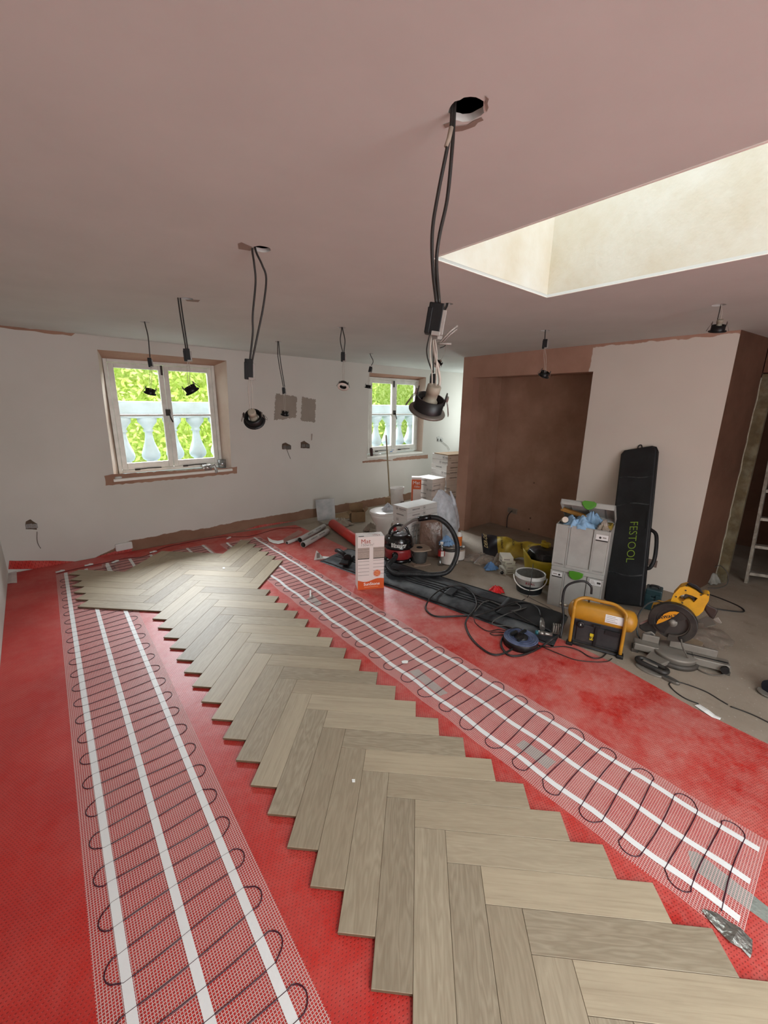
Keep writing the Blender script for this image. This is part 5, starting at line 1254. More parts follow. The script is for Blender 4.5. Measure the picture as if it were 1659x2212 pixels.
# white bucket
def bucket():
    A = at(1115, 1288); P = at(1141, 1287); c = P + face_n(P) * .10; h = zat(1240, 1143, c) - ZF + .015; r0, r1 = .105, .128; M = Matrix.Translation(c); n = face_n(c); rg = V((n.y, -n.x, 0))
    root = thing('mortar_bucket', 'white plastic bucket with dark label band and wire-like white handle, before the yellow tub', 'bucket', c)
    b = MB(); b.lathe([(r0 * .3, 0), (r0, 0), (r0 * 1.02, .01), (r1 * .97, h * .8), (r1 * 1.05, h * .82), (r1 * 1.05, h * .86), (r1, h * .87), (r1 * 1.03, h), (r1 * .97, h), (r1 * .92, h * .8), (r1 * .86, h * .5), (r1 * .8, h * .42), (.005, h * .42)], 36, M); b.build('pail', M_PLASTIC_W, root)
    b = MB(); b.lathe([(r0 * 1.045, h * .06), (r1 * .955, h * .50)], 36, M, cap=False); b.build('dark_label', mat('dark_label', '1f2428', .5, var=.1), root)
    b = MB(); b.lathe([(.005, h * .52), (r1 * .80, h * .53), (r1 * .89, h * .8), (r1 * .945, h * .97)], 30, M, cap=False); b.build('mortar_residue', mat('grey_mortar', '625f58', .9, var=.2, vs=30, bump=.5), root)
    for s, z, sz, m in (('REAL', .66, .030, mat('dark_red_print', '8c2028', .6, var=0)), ('SUPERPRO', .43, .026, M_WHITE_P)):
        for k, ch in enumerate(s):
            a = (k - (len(s) - 1) / 2) * sz * .75 / r1 + .06; d = -n * cos(a) + rg * sin(a); t = rg * cos(a) + n * sin(a)
            T = Matrix((t, V((0, 0, 1)), d)).transposed().to_4x4(); T.translation = c + d * (lerp(r0, r1, z) * 1.015) + V((0, 0, h * z)); text(ch, sz, T, m, root, bold=.02)
    b = MB(); pts = []
    for i in range(13):
        a = pi * i / 12; pts.append(c + rg * (-(r1 * 1.12) * cos(a)) - n * (.115 * sin(a)) + V((0, 0, h * .8 - .085 * sin(a))))
    b.tube(pts, .006, 7); b.build('handle', M_WHITE_P, root)
bucket()
# alcove socket with lead
def asocket():
    c = V((NB - .004, 3.0, ax(1107, 1103, NB).z)); c.y = ax(1107, 1103, NB).y
    root = thing('socket_box', 'double socket back box with a black lead, low on the back of the alcove', 'socket box', c)
    b = MB(); b.box(c, (.008, .15, .075)); b.build('plaster_surround', mat('pale_plaster_box', '9c8b7c', .8), root); b = MB(); b.box(c - V((.004, 0, 0)), (.006, .13, .055)); b.build('plate', mat('grey_plate', '85766a', .6), root)
    b = MB(); g = lambda u, v, x: ax(u, v, x); b.tube(spline([c + V((-.008, -.01, 0)), g(1104, 1105, 4.93), g(1097, 1115, 4.92), g(1095, 1130, 4.92), g(1094.5, 1152, 4.91)], 6), .006, 7); b.build('lead', M_BLKCABLE, root)
    for u, v in ((1154, 1043), (1146, 1119), (1143, 1143)):
        q = ax(u, v, NB); b = MB(); b.lathe([(.011, 0), (.012, .003), (.006, .004)], 12, frame(q - V((.003, 0, 0)), (0, 1, 0), None, (-1, 0, 0)) @ Matrix.Identity(4)); tag(b.build('wall_plug', mat('brown_plug', '6b4c3c', .7), None), 'small round wall plug on the alcove back, %s of three' % {1043: 'highest', 1119: 'middle', 1143: 'lowest'}[v], 'plug')
asocket()

# ================================================================== tool cases
M_CASE = mat('light_grey_case_plastic', 'a9a7a2', .5, var=.04, dust=('8a857d', .35), dv=7)
M_CASE_D = mat('case_recess_grey', '97958f', .5, var=.04)
M_GREEN = mat('green_latch', '4b8a22', .4, var=.04)
M_STICK = mat('white_sticker', 'd8d6d4', .5, var=0)
def cases():
    A = at(1181, 1304); B_ = at(1290, 1333); f = (B_ - A); f.z = 0; w = .396; f.normalize(); B_ = A + f * w
    M = _fr(A, f); d = .296; h2 = zat(1131, 1199, A) - ZF; h = h2 / 2
    def one(z0, label, lid_open):
        T = M @ Matrix.Translation((0, z0, 0)); root = thing('tool_case', label, 'tool case', A + V((0, 0, z0)), 'stacked grey tool cases')
        b = MB(); hb = h - .045 if lid_open else h
        hb = h if lid_open else h - .04
        t = .006
        b.box((w / 2, t / 2, -d / 2), (w, t, d), T); b.box((w / 2, hb / 2, -t / 2 - .012), (w - .02, hb, t), T); b.box((w / 2, hb / 2, -d + t / 2), (w, hb, t), T)
        b.box((t / 2, hb / 2, -d / 2), (t, hb, d), T); b.box((w - t / 2, hb / 2, -d / 2), (t, hb, d), T); body = b.build('case_body', M_CASE, root)
        for x0, x1 in ((.0, .10), (.29, .396)):
            b = MB(); b.box(((x0 + x1) / 2, hb / 2, -.006), (x1 - x0, hb - .004, .012), T); b.build('front_panel', M_CASE, root, bevel=.003)
        b = MB(); b.box((.195, hb * .5, -.010), (.165, hb * .96, .006), T); b.build('centre_panel', M_CASE, root, bevel=.002)
        for x in (.104, .286): b = MB(); b.box((x, hb / 2, -.004), (.008, hb, .016), T); b.build('front_rib', M_CASE, root, bevel=.002)
        b = MB(); b.box((.195, .012, -.003), (.175, .022, .02), T); b.build('foot_bar', M_CASE, root, bevel=.002)
        for x in (0.004, w - .004): b = MB(); b.box((x, hb / 2, -.005), (.012, hb, .014), T); b.build('corner_post', M_CASE, root, bevel=.004)
        if not lid_open:
            b = MB(); b.box((w / 2, h - .02, -d / 2), (w, .038, d), T); b.build('lid', M_CASE, root, bevel=.005)
        if lid_open:
            th = rad(33); L = Matrix.Translation(T @ V((0, h, -d))) @ (T.to_3x3().to_4x4()) @ Matrix.Rotation(-th, 4, 'X')
            b = MB(); b.box((w / 2, .040, d / 2), (w, .006, d), L)
            b.box((w / 2, .02, d - .003), (w, .042, .006), L); b.box((w / 2, .02, .003), (w, .042, .006), L); b.box((.003, .02, d / 2), (.006, .042, d), L); b.box((w - .003, .02, d / 2), (.006, .042, d), L)
            lid = b.build('lid', M_CASE, root)
            for x in (.07, .2, .33): b = MB(); b.box((x, .033, d / 2), (.004, .010, d - .02), L); b.build('lid_rib', M_CASE_D, lid)
            b = MB(); b.loft([[L @ V((.21 + x * 1.15, .012 + y * 1.1, d + z)) for x, y in ((-.045, .02), (-.03, .032), (.03, .032), (.048, .02), (.046, 0), (.025, -.025), (.0, -.035), (-.02, -.025), (-.042, .004))] for z in (0.001, .016)]); b.build('latch', M_GREEN, lid, bevel=.004)
            text('SYSTAINER', .016, L @ Matrix.Translation((.06, .024, d + .001)), M_CASE_D, lid)
        else:
            b = MB(); b.loft([[T @ V((.195 + x * 1.2, h - .048 + y * 1.2, z)) for x, y in ((-.045, .024), (-.02, .03), (.02, .03), (.046, .024), (.044, 0), (.025, -.02), (.0, -.03), (-.025, -.024), (-.042, -.006))] for z in (0.0, .016)]); b.build('latch', M_GREEN, root, bevel=.004)
        return root, T, hb
    lo, T0, hb0 = one(0, 'lower grey plastic tool case with green latch, standing on the floor before the alcove', False)
    hi, T1, hb1 = one(h + .001, 'upper grey plastic tool case, lid propped open, stuffed with blue cloths', True)
    def stk(root, T, x0, x1, y0, y1, kind):
        quad(root, 'sticker', T, x0, x1, y0, y1, M_STICK, .0012)
        if kind == 'bar': quad(root, 'sticker_band', T, x0, x1, y0 - .010, y0, M_INK, .0012)
        q = T
        if kind == 'bar': shape(root, 'tool_picture', q, circ(lerp(x0, x1, .35 if x0 > .2 else .72), lerp(y0, y1, .45), .009, 10), M_INK, .0016); quad(root, 'small_print', q, lerp(x0, x1, .55 if x0 > .2 else .1), lerp(x0, x1, .85 if x0 > .2 else .5), lerp(y0, y1, .4), lerp(y0, y1, .6), M_INKG, .0016)
        else:
            for k, y in enumerate((.25, .5, .75)): quad(root, 'small_print', q, lerp(x0, x1, .06), lerp(x0, x1, .5 - .08 * k), lerp(y0, y1, y) - .002, lerp(y0, y1, y) + .002, M_INKG, .0016)
            quad(root, 'barcode', q, lerp(x0, x1, .62), lerp(x0, x1, .94), lerp(y0, y1, .35), lerp(y0, y1, .7), M_INK, .0016)
    stk(hi, T1, .300, .385, h - .075, h - .032, 'bar'); stk(lo, T0, .012, .092, h - .088, h - .052, 'bar'); stk(lo, T0, .302, .386, h - .095, h - .05, 'txt')
    for T, x in ((T1, .052), (T1, .345)): text('SYSTAINER', .015, T @ Matrix.Translation((x, .022, .0012)), M_CASE_D if False else mat('embossed_grey', '6f6d69', .6, var=0), hi)
    # loose contents
    mb = mat('sky_blue_cloth', '8fb2d2', .9, var=.12, vs=24)
    C = lambda x, y, z: T1 @ V((x, y, z))
    crumple('blue_cloth', 'wrinkled light blue cloth bulging over the front edge of the open tool case', 'cloth', C(.16, h * .93, -.085), .13, .085, .11, mb, 22, rot=math.atan2(f.y, f.x))
    crumple('blue_cloth', 'second light blue cloth peaked at the back of the open tool case', 'cloth', C(.235, h * .93, -.17), .09, .06, .15, mb, 25, rot=math.atan2(f.y, f.x) + .3)
    b = MB(); Mt = frame(C(.12, h + .065, -.175), f * .97 + V((0, 0, -.2)), None, (0, 0, 1)); b.box((0, 0, 0), (.27, .05, .03), Mt, ch=.004); tag(b.build('wooden_block', mat('orange_brown_wood', '9a6c2c', .6, vs=40), None), 'orange-brown wooden block lying across the open tool case', 'block')
    b = MB(); b.tube([C(.035, h + .01, -.10), C(.055, h + .035, -.04)], .024, 14); tag(b.build('white_roller', mat('cream_roll', 'd2c4b6', .7), None), 'cream rolled pad sticking out at the left of the open tool case', 'roll')
    b = MB(); Mt = frame(C(.345, h + .01, -.13), f * .9 + V((0, 0, .1)), None, (0, 0, 1)); b.box((0, 0, 0), (.09, .12, .035), Mt, ch=.004); tag(b.build('yellow_pack', mat('mustard_pack', '8f7a26', .6), None), 'mustard yellow packet at the right of the open tool case', 'packet')
    b = MB(); b.box(C(.2, h * .55, -.15), (.1, .1, .1)); 
    crumple('film_wrap', 'clear film crumpled over the right front corner of the open tool case', 'film', C(.335, h * .95, -.075), .065, .06, .09, M_THIN, 28)
    b = MB(); Mx = T1; b.box((w / 2, h * .8, -d / 2), (w - .03, .01, d - .04), T1); b.build('case_filling', M_BAGD, hi)
    return A, f, h
CA, CF, CH_ = cases()

# ================================================================== long black rail bag
def rail_bag():
    TLp, TRp = ax(1381, 962, 4.255), ax(1450, 968, 4.255); BLp, BRp = ax(1297, 1335, 3.62), ax(1384, 1335, 3.56)
    lo_ = min(BLp.z, BRp.z)
    xd = (TRp - TLp).lerp(BRp - BLp, .5); up_ = ((TLp + TRp) / 2 - (BLp + BRp) / 2)
    wd = (TRp - TLp).length * .5 + (BRp - BLp).length * .5; o = (BLp + BRp) / 2; L = up_.length
    M = frame(o, xd, up_); 
    k = (ZF + .012 - o.z) / up_.normalized().z; L -= k; M = frame(o + up_.normalized() * k, xd, up_)
    root = thing('rail_bag', 'tall black padded guide rail bag with green lettering leaning on the pier', 'bag', M.translation)
    r = .045; w2 = wd / 2
    out = [(-w2, .01), (-w2, L - r * .6), (-w2 + r * .5, L), (w2 - r, L), (w2 - r * .3, L - r * .3), (w2, L - r), (w2, .01)]
    T = M.inverted(); t = .05
    b = MB(); b.loft([[M @ V((x * s, L / 2 + (y - L / 2) * (.5 + .5 * s if False else 1 - (1 - s) * .15), z)) for x, y in out] for z, s in ((-t, .93), (-t * .8, 1), (0, 1.0), (t * .25, .95))]); b.build('bag_body', mat('black_rail_bag_nylon', '121316', .6, var=.2, vs=5, dust=('3c4044', .35), dv=3, bump=.25, bs=30), root, bevel=.006)
    nl = mat('bag_edge', '0b0b0d', .6, var=0)
    b = MB(); b.tube([M @ V((x, y, -.004)) for x, y in out], .008, 6); b.build('edge_binding', nl, root)
    b = MB(); b.tube(spline([M @ V((-.02, L - .005, -.01)), M @ V((-.012, L + .035, -.01)), M @ V((.012, L + .035, -.01)), M @ V((.02, L - .005, -.01))], 5), .005, 6); b.build('hanging_loop', nl, root)
    yh = L * .36
    b = MB(); b.tube(spline([M @ V((w2 - .005, yh + .16, -.02)), M @ V((w2 + .05, yh + .10, -.02)), M @ V((w2 + .055, yh - .08, -.02)), M @ V((w2 + .03, yh - .17, -.02)), M @ V((w2 - .005, yh - .19, -.02))], 6), .015, 8); b.build('carry_handle', nl, root)
    for x in (.30, -.25):
        pass
    b = MB(); b.box((w2 - .025, L * .52, t * .28), (.010, .16, .006), M); b.build('zip', nl, root)
    TT = M @ Matrix.Translation((w2 * .18, L * .385, t * .27)) @ Matrix.Rotation(-pi / 2, 4, 'Z')
    text('FESTOOL', .098, TT, mat('green_lettering', '8aa638', .5, var=0), root, bold=-.012, sx=.92)
    for y in (.18, .62, .8):
        b = MB(); b.grid(lambda u, v: tuple(M @ V((-w2 * .9 + wd * .9 * u, L * y + .01 * sin(5 * u), t * .26 + .004 * sin(pi * v)))) if False else tuple(M @ V((-w2 * .92 + wd * .92 * u, L * y + .012 * v + .012 * sin(5 * u + y * 9), t * .255 + .006 * sin(pi * v)))), 12, 4); b.build('crease', M_BAG, root)
rail_bag()

# ================================================================== air compressor
M_YEL = mat('worn_yellow_enamel', 'b57f1e', .4, var=.08, vs=14, dust=('7d6432', .35), dv=9)
M_HOUS = mat('dusty_charcoal_housing', '222226', .6, var=.15, dust=('4b4742', .45), dv=7)
def compressor():
    A = at(1226, 1388); B_ = at(1341, 1419); f = (B_ - A); f.z = 0; w = f.length; f.normalize(); M = _fr(A, f)
    zt = zat(1292, 1252, A) - ZF
    root = thing('air_compressor', 'small yellow portable air compressor with dark housing between tool cases and saw', 'compressor', A)
    d = .20; tr = .075; cy = zt * .66; 
    b = MB(); T = M @ Matrix.Translation((-.025, cy, -.075)) @ Matrix.Rotation(pi / 2, 4, 'Y'); LL = w + .085
    b.lathe([(.02, -.005), (tr * .6, .004), (tr * .92, .022), (tr, .045), (tr, LL - .045), (tr * .92, LL - .022), (tr * .6, LL - .004), (.02, LL + .004)], 28, T); b.build('air_tank', M_YEL, root)
    b = MB(); b.box((w / 2 + .01, zt * .30, -.075), (w - .02, zt * .52, .13), M); b.build('housing', M_HOUS, root, bevel=.008)
    b = MB(); b.box((w / 2 + .01, zt * .285, -.008), (w * .80, zt * .36, .012), M); b.build('front_cover', M_HOUS, root, bevel=.004)
    b = MB(); b.box((w * .5, zt * .31, .004), (.020, zt * .44, .014), M); b.box((w * .5, zt * .5, .004), (.05, .02, .012), M); b.build('clamp_strap', M_BAGD, root, bevel=.003)
    b = MB(); b.lathe([(.022, 0), (.024, .012), (.016, .014)], 18, M @ Matrix.Translation((w * .2, zt * .47, 0))); b.build('gauge', M_BAGD, root)
    shape(root, 'gauge_needle', M, [(w * .2 - .004, zt * .46), (w * .2 + .004, zt * .46), (w * .2, zt * .505)], M_WHITE_P, .0155)
    b = MB(); b.box((w * .78, zt * .43, .0), (.085, .035, .010), M); b.build('vent_slot', M_BAGD, root)
    quad(root, 'warning_label', M, w * .395, w * .468, zt * .19, zt * .33, mat('yellow_label', 'd0b822', .5, var=0), .0035); text('97', .03, M @ Matrix.Translation((w * .434, zt * .235, .0045)), M_INK, root, bold=.02)
    # label wrapped on the tank
    b = MB(); b.grid(lambda u, v: tuple(M @ V((w * (.62 + .32 * u), cy + tr * 1.012 * sin(-.15 + .75 * v), -.075 + tr * 1.012 * cos(-.15 + .75 * v)))), 4, 6); lb = b.build('rating_label', M_STICK, root)
    for k, v in enumerate((.2, .42, .62, .8)):
        b = MB(); b.grid(lambda u, q: tuple(M @ V((w * (.64 + (.16 if k % 2 else .2) * u), cy + tr * 1.02 * sin(-.15 + .75 * (v + .05 * q)), -.075 + tr * 1.02 * cos(-.15 + .75 * (v + .05 * q))))), 3, 1); b.build('label_print', M_INKG, lb)
    for x, nm in ((0.012, 'left'), (w - .008, 'right')):
        b = MB(); b.tube(spline([M @ V((x, .0, .012)), M @ V((x, zt * .5, .012)), M @ V((x, zt * .84, .008))], 4), .0115, 10); b.build('frame_tube', M_YEL, root)
        b = MB(); b.box((x, .012, .012), (.042, .026, .05), M); b.build('rubber_foot', M_BLK, root, bevel=.005)
    b = MB(); b.tube(spline([M @ V((.012, zt * .82, .008)), M @ V((.022, zt * .95, .0)), M @ V((.075, zt * 1.0, -.03)), M @ V((w * .5, zt * .99, -.035)), M @ V((w * .76, zt * .985, -.03)), M @ V((w * .95, zt * .90, -.005)), M @ V((w - .008, zt * .82, .008))], 7), .0115, 10); b.build('carry_handle', M_YEL, root)
    b = MB(); b.tube([M @ V((.012, .012, .012)), M @ V((w - .008, .012, .012))], .008, 8); b.tube([M @ V((.012, .012, -.15)), M @ V((w - .008, .012, -.15))], .008, 8); b.tube([M @ V((.012, .012, .012)), M @ V((.012, .012, -.15))], .008, 8); b.tube([M @ V((w - .008, .012, .012)), M @ V((w - .008, .012, -.15))], .008, 8); b.build('base_frame', M_HOUS, root)
    b = MB(); b.lathe([(.006, 0), (.006, .025), (.009, .025), (.009, .04)], 10, frame(M @ V((w * .28, cy + tr * .95, -.075)), (1, 0, 0), None, (0, 0, 1))); b.build('relief_valve', M_STEEL, root)
    b = MB(); p = [M @ V(q) for q in ((w * .30, zt * 1.0, -.12), (w * .27, zt * 1.16, -.12), (w * .10, zt * 1.24, -.11), (-.06, zt * 1.1, -.09), (-.075, zt * .8, -.07), (-.05, zt * .45, -.03), (-.05, .03, .02))]
    b.tube(spline(p, 8), .008, 8); b.build('air_hose', mat('rubber_hose', '161617', .45, var=0), root)
    b = MB(); b.tube([M @ V((-.09, cy + .01, -.085)), M @ V((-.035, cy + .01, -.08))], .011, 10); b.build('brass_fitting', mat('pale_metal_fitting', 'a6a294', .35, metal=.6), root)
compressor()
# ================================================================== mitre saw
M_YPL = mat('worn_yellow_plastic', 'd49a1c', .5, var=.06, vs=20, dust=('8c6f38', .35), dv=12)
M_ALU = mat('dusty_cast_aluminium', '8b857c', .55, metal=.35, var=.12, dust=('6a6158', .5), dv=8)
M_ALU_D = mat('dusty_dark_metal', '4a4540', .6, metal=.3, var=.15, dust=('6d6257', .5), dv=9)
M_GUARD = mat('dusty_black_guard', '1b1a19', .5, var=.15, dust=('575048', .4), dv=10)
M_BLADE = mat('saw_blade_steel', '45413e', .5, metal=.3, var=.1)
PS0 = at(1462, 1420); nS = face_n(PS0); rS = V((nS.y, -nS.x, 0))
cs = lambda x, y, o=0: up(1360 + x / 6.9125, 1240 + y / 6.9125, PS0 + nS * o)
def saw():
    root = thing('mitre_saw', 'yellow and black mitre saw with tilted head, on the bare floor right of the compressor', 'mitre saw', V((PS0.x, PS0.y, ZF)))
    def ext(name, pts, o0, o1, m, parent=root, bevel=.006):
        b = MB(); b.loft([[cs(x, y, o0) for x, y in pts], [cs(x, y, (o0 + o1) / 2) for x, y in pts], [cs(x, y, o1) for x, y in pts]]); return b.build(name, m, parent, bevel=bevel)
    def ext_h(name, loops, o0, o1, m, parent=root):
        c0 = cs(700, 500, (o0 + o1) / 2); T = Matrix((rS, V((0, 0, 1)), -nS)).transposed().to_4x4(); T.translation = c0; inv = T.inverted()
        return flat_shape(name, [[tuple((inv @ cs(x, y, (o0 + o1) / 2)).xy) for x, y in lp] for lp in loops], o1 - o0, m, T, parent)
    outline = [(300, 590), (330, 520), (345, 440), (430, 420), (500, 445), (620, 392), (640, 330), (662, 275), (720, 215), (760, 172), (840, 150), (900, 165), (1000, 215), (1090, 285), (1120, 268), (1175, 280), (1195, 310), (1185, 370), (1140, 440), (1105, 520), (1040, 580), (935, 630), (870, 560), (800, 520), (640, 490), (480, 540), (360, 600)]
    hole = [(725, 330), (770, 290), (850, 265), (940, 290), (1025, 330), (965, 392), (900, 345), (850, 345), (790, 382), (745, 370)]
    h_ = ext_h('motor_housing', [outline, hole], .0, .085, M_YPL)
    bv = h_.modifiers.new('bevel', 'BEVEL'); bv.width = .008; bv.segments = 2; bv.limit_method = 'ANGLE'
    ext('trigger', [(800, 345), (860, 275), (1020, 330), (960, 385), (880, 335), (810, 375)], .02, .065, M_GUARD, h_, .003)
    ext('rubber_grip', [(845, 145), (900, 125), (1000, 165), (1060, 215), (1105, 282), (1085, 296), (1000, 225), (900, 172)], -.006, .09, M_BAGD, h_, .004)
    for x, y in ((838, 246), (695, 340), (788, 430), (958, 387), (1068, 312), (848, 175), (1172, 312)):
        b = MB(); b.tube([cs(x, y, -.004), cs(x, y, .01)], .005, 10); b.build('screw', M_BLK, h_)
    b = MB(); b.tube([cs(392, 495, -.012), cs(392, 495, .02)], .017, 14); b.build('pivot_knob', M_BLK, h_)
    ext('pivot_plate', [(300, 610), (320, 560), (380, 610), (390, 660), (330, 680)], .0, .05, M_ALU, h_, .004)
    ext('motor_end', [(1110, 450), (1160, 430), (1200, 470), (1310, 520), (1320, 560), (1250, 680), (1190, 640), (1120, 540)], .02, .12, mat('brown_black_motor', '33231c', .6, var=.2), root, .01)
    ext('carry_bracket', [(1240, 670), (1320, 640), (1380, 730), (1360, 745), (1290, 720)], .04, .09, M_ALU, root, .003)
    # guard and blade
    C = cs(640, 720, -.035); T = Matrix((rS, V((0, 0, 1)), -nS)).transposed().to_4x4(); T.translation = C; R = .133
    b = MB(); n = 60; rg = []
    for i in range(n):
        a = 2 * pi * i / n; k = R * .93 * (1.0 if i % 2 else .985); rg.append((k * cos(a), k * sin(a)))
    b.prism(rg, -.001, .001, T @ Matrix.Translation((0, 0, -.01))); bl = b.build('blade', M_BLADE, root)
    b = MB(); b.lathe([(.001, -.008), (.028, -.008), (.028, .012), (.014, .012), (.014, .022), (.001, .022)], 20, T); b.build('arbor', M_ALU, root)
    arc = lambda a0, a1, r0, r1, m_=28: [(r1 * cos(lerp(a0, a1, i / m_)), r1 * sin(lerp(a0, a1, i / m_))) for i in range(m_ + 1)] + [(r0 * cos(lerp(a1, a0, i / m_)), r0 * sin(lerp(a1, a0, i / m_))) for i in range(m_ + 1)]
    b = MB(); b.prism(arc(rad(-62), rad(205), .095, R * 1.03), -.025, .020, T); b.build('upper_guard', M_GUARD, root, bevel=.004)
    b = MB(); b.prism(arc(rad(35), rad(250), .02, .10), .004, .012, T); b.build('guard_plate', M_GUARD, root, bevel=.002)
    b = MB(); b.prism(arc(rad(-95), rad(35), .088, R * 1.0), -.02, .012, T); b.build('lower_guard', M_ALU_D, root, bevel=.003)
    lb = [(400, 752), (415, 705), (455, 650), (520, 595), (600, 562), (680, 558), (744, 572), (680, 625), (600, 668), (500, 715)]
    b = MB(); b.add([cs(x, y, -.0575) for x, y in lb], [tuple(range(len(lb)))]); b.build('name_plate', mat('orange_yellow_plate', 'd68e1a', .45, var=0), root)
    a = math.atan2(-(590 - 690), 665 - 445); TM = T.copy(); TM.translation = cs(556, 642, -.0585)
    text('DEWALT', .0300, TM @ Matrix.Rotation(a * 1.03, 4, 'Z'), M_INK, root, bold=.03, sx=.92)
    # arm, tower, table, fence
    ext('pivot_arm', [(150, 740), (330, 660), (350, 700), (420, 800), (380, 900), (200, 850), (140, 800)], -.01, .05, M_GUARD)
    ext('rail', [(145, 735), (320, 650), (330, 680), (160, 760)], -.02, .0, mat('pinkish_rail', '8a706a', .5, metal=.4), root, .002)
    b = MB(); tw = [(215, 870), (320, 850), (385, 900), (380, 990), (330, 1050), (300, 1200), (200, 1200), (180, 1090), (215, 1000)]; ext('hinge_tower', tw, -.02, .06, M_ALU)
    b = MB(); b.tube([cs(325, 928, -.03), cs(325, 928, .0)], .017, 14); b.build('hinge_bolt', M_BLK, root)
    b = MB(); b.tube([cs(270, 1085, -.03), cs(270, 1085, .02)], .03, 14); b.build('bevel_clamp', M_ALU, root)
    tc = at(1360 + 640 / 6.9125, 1240 + 1330 / 6.9125); Tt = Matrix.Translation(V((tc.x, tc.y, ZF)) + nS * .06)
    b = MB(); b.lathe([(.09, .012), (.12, .015), (.125, .05), (.13, .058), (.125, .066), (.05, .068), (.001, .068)], 36, Tt); b.build('turntable', M_ALU, root)
    b = MB(); b.lathe([(.125, .0), (.138, .0), (.138, .028), (.125, .03)], 36, Tt); b.build('base_ring', M_ALU_D, root)
    tcw = Tt.translation
    for sg, L0 in ((1, .20), (-1, .15)):
        d = (rS * sg + nS * (.18 * sg)).normalized(); M = frame(tcw + d * (.09 + L0 / 2) + V((0, 0, .045)), d); b = MB(); b.box((0, .0, 0), (L0, .09, .05), M, ch=.006); b.build('table_wing', M_ALU, root)
        b = MB(); b.box((L0 * .42, 0, -.035), (.04, .08, .03), M); b.build('wing_foot', M_ALU_D, root)
    d = (rS + nS * .18).normalized(); M = frame(tcw + nS * .035 + V((0, 0, .095)), d); b = MB(); b.box((.09, .0, 0), (.26, .02, .05), M); b.box((-.15, 0, 0), (.10, .02, .05), M); b.build('fence', M_ALU, root, bevel=.004)
    M = frame(tcw + d * .17 + V((0, 0, .0705)), d); b = MB(); b.box((0, -.01, 0), (.22, .012, .003), M); b.build('fence_slot', M_BAGD, root)
    b = MB(); b.tube([tcw + d * .27 + V((0, 0, .045)) - nS * .075, tcw + d * .27 + V((0, 0, .045)) - nS * .045], .022, 14); b.build('wing_knob', M_BLK, root)
    # table arm towards us, with looped lock handle
    hx = at(1376, 1432); hy = at(1438, 1462); hm_ = (hx + hy) / 2; hm_.z = ZF + .035; hd = (hy - hx).normalized(); M = frame(hm_, hd); hl = (hy - hx).length / 2
    st = []
    for i in range(24):
        a = 2 * pi * i / 24; st.append(M @ V(((hl - .028) * (1 if cos(a) > 0 else -1) + .03 * cos(a), .03 * sin(a), 0)))
    b = MB(); b.tube(st, .015, 8, closed=True); b.build('lock_handle', M_GUARD, root)
    b = MB(); b.hexa([V((*q.xy, ZF + .012)) for q in (tcw - rS * .12, tcw + rS * .04, hm_ + rS * .03, hm_ - rS * .06)] + [V((*q.xy, ZF + .04)) for q in (tcw - rS * .12, tcw + rS * .04, hm_ + rS * .03, hm_ - rS * .06)]); b.build('table_arm', M_ALU, root, bevel=.006)
    b = MB(); b.loft([[M @ V(((hl * .95) * cos(2 * pi * j / 24), .036 * sin(2 * pi * j / 24) - .03, z)) for j in range(24)] for z in (-.034, -.022)]); b.build('handle_plate', M_ALU, root, bevel=.003)
    t0 = at(1436, 1462, ZF + .012); t1 = at(1459, 1473, ZF + .012); td = (t1 - t0).normalized(); M2 = frame((t0 + t1) / 2, td); b = MB(); b.loft([[M2 @ V((.055 * cos(2 * pi * j / 16), .022 * sin(2 * pi * j / 16), z)) for j in range(16)] for z in (-.01, .008)]); b.build('tongue', M_STEEL, root, bevel=.003)
    # power cord
    pts = [cs(770, 970, -.08), cs(790, 1080, -.10), cs(840, 1190, -.12)] + [at(1360 + x / 6.9125, 1240 + y / 6.9125, ZF + .006) for x, y in ((930, 1350), (1050, 1440), (1200, 1500), (1340, 1510), (1440, 1480), (1465, 1420), (1420, 1340), (1330, 1290))]
    b = MB(); b.tube(spline(pts, 7), .0048, 6); b.build('power_cord', mat('dusty_cord', '5e574f', .6), root)
    pts = [cs(480, 425, .02), cs(400, 410, -.01), cs(300, 430, -.02), cs(190, 520, -.02), cs(125, 640, -.02), cs(105, 780, -.02), cs(120, 900, -.02), cs(150, 960, .0)]
    b = MB(); b.tube(spline(pts, 7), .0055, 6); b.build('dust_hose', mat('grey_hose', '3f4242', .5), root)
saw()
# boards and film lying around the saw
def flat_board(label, pts, m, h=.012, z=ZF, name='board_offcut', cat='board'):
    b = MB(); w = [at(u, v, z + .0005) for u, v in pts]; n = len(w); b.loft([w, [q + V((0, 0, h)) for q in w]]); return tag(b.build(name, m, None), label, cat)
q8 = lambda x, y: (1360 + x / 6.9125, 1240 + y / 6.9125)
flat_board('pale plywood offcut lying behind the mitre saw fence', [q8(850, 950), q8(1090, 1050), q8(1090, 1080), q8(1010, 1150), q8(700, 1100)], mat('dusty_ply', '8f7d66', .8, vs=20), .018)
flat_board('thin grey board lying on the bare floor behind the saw blade', [q8(940, 720), q8(1190, 640), q8(1290, 760), q8(1010, 830)], mat('grey_sheet_board', '7b7168', .8), .006)
crumple('film_wrap', 'flat clear film lying on the bare floor behind the mitre saw', 'film', at(*q8(1080, 930)), .22, .16, .03, M_THIN, 51)
b = MB(); p = at(1360 + 980 / 6.9125, 1240 + 830 / 6.9125, ZF + .006); b.box(p, (.03, .02, .008), Matrix.Identity(4)); tag(b.build('white_chip', M_SCRAP, None), 'small white chip on the floor between saw blade and grey board', 'offcut')
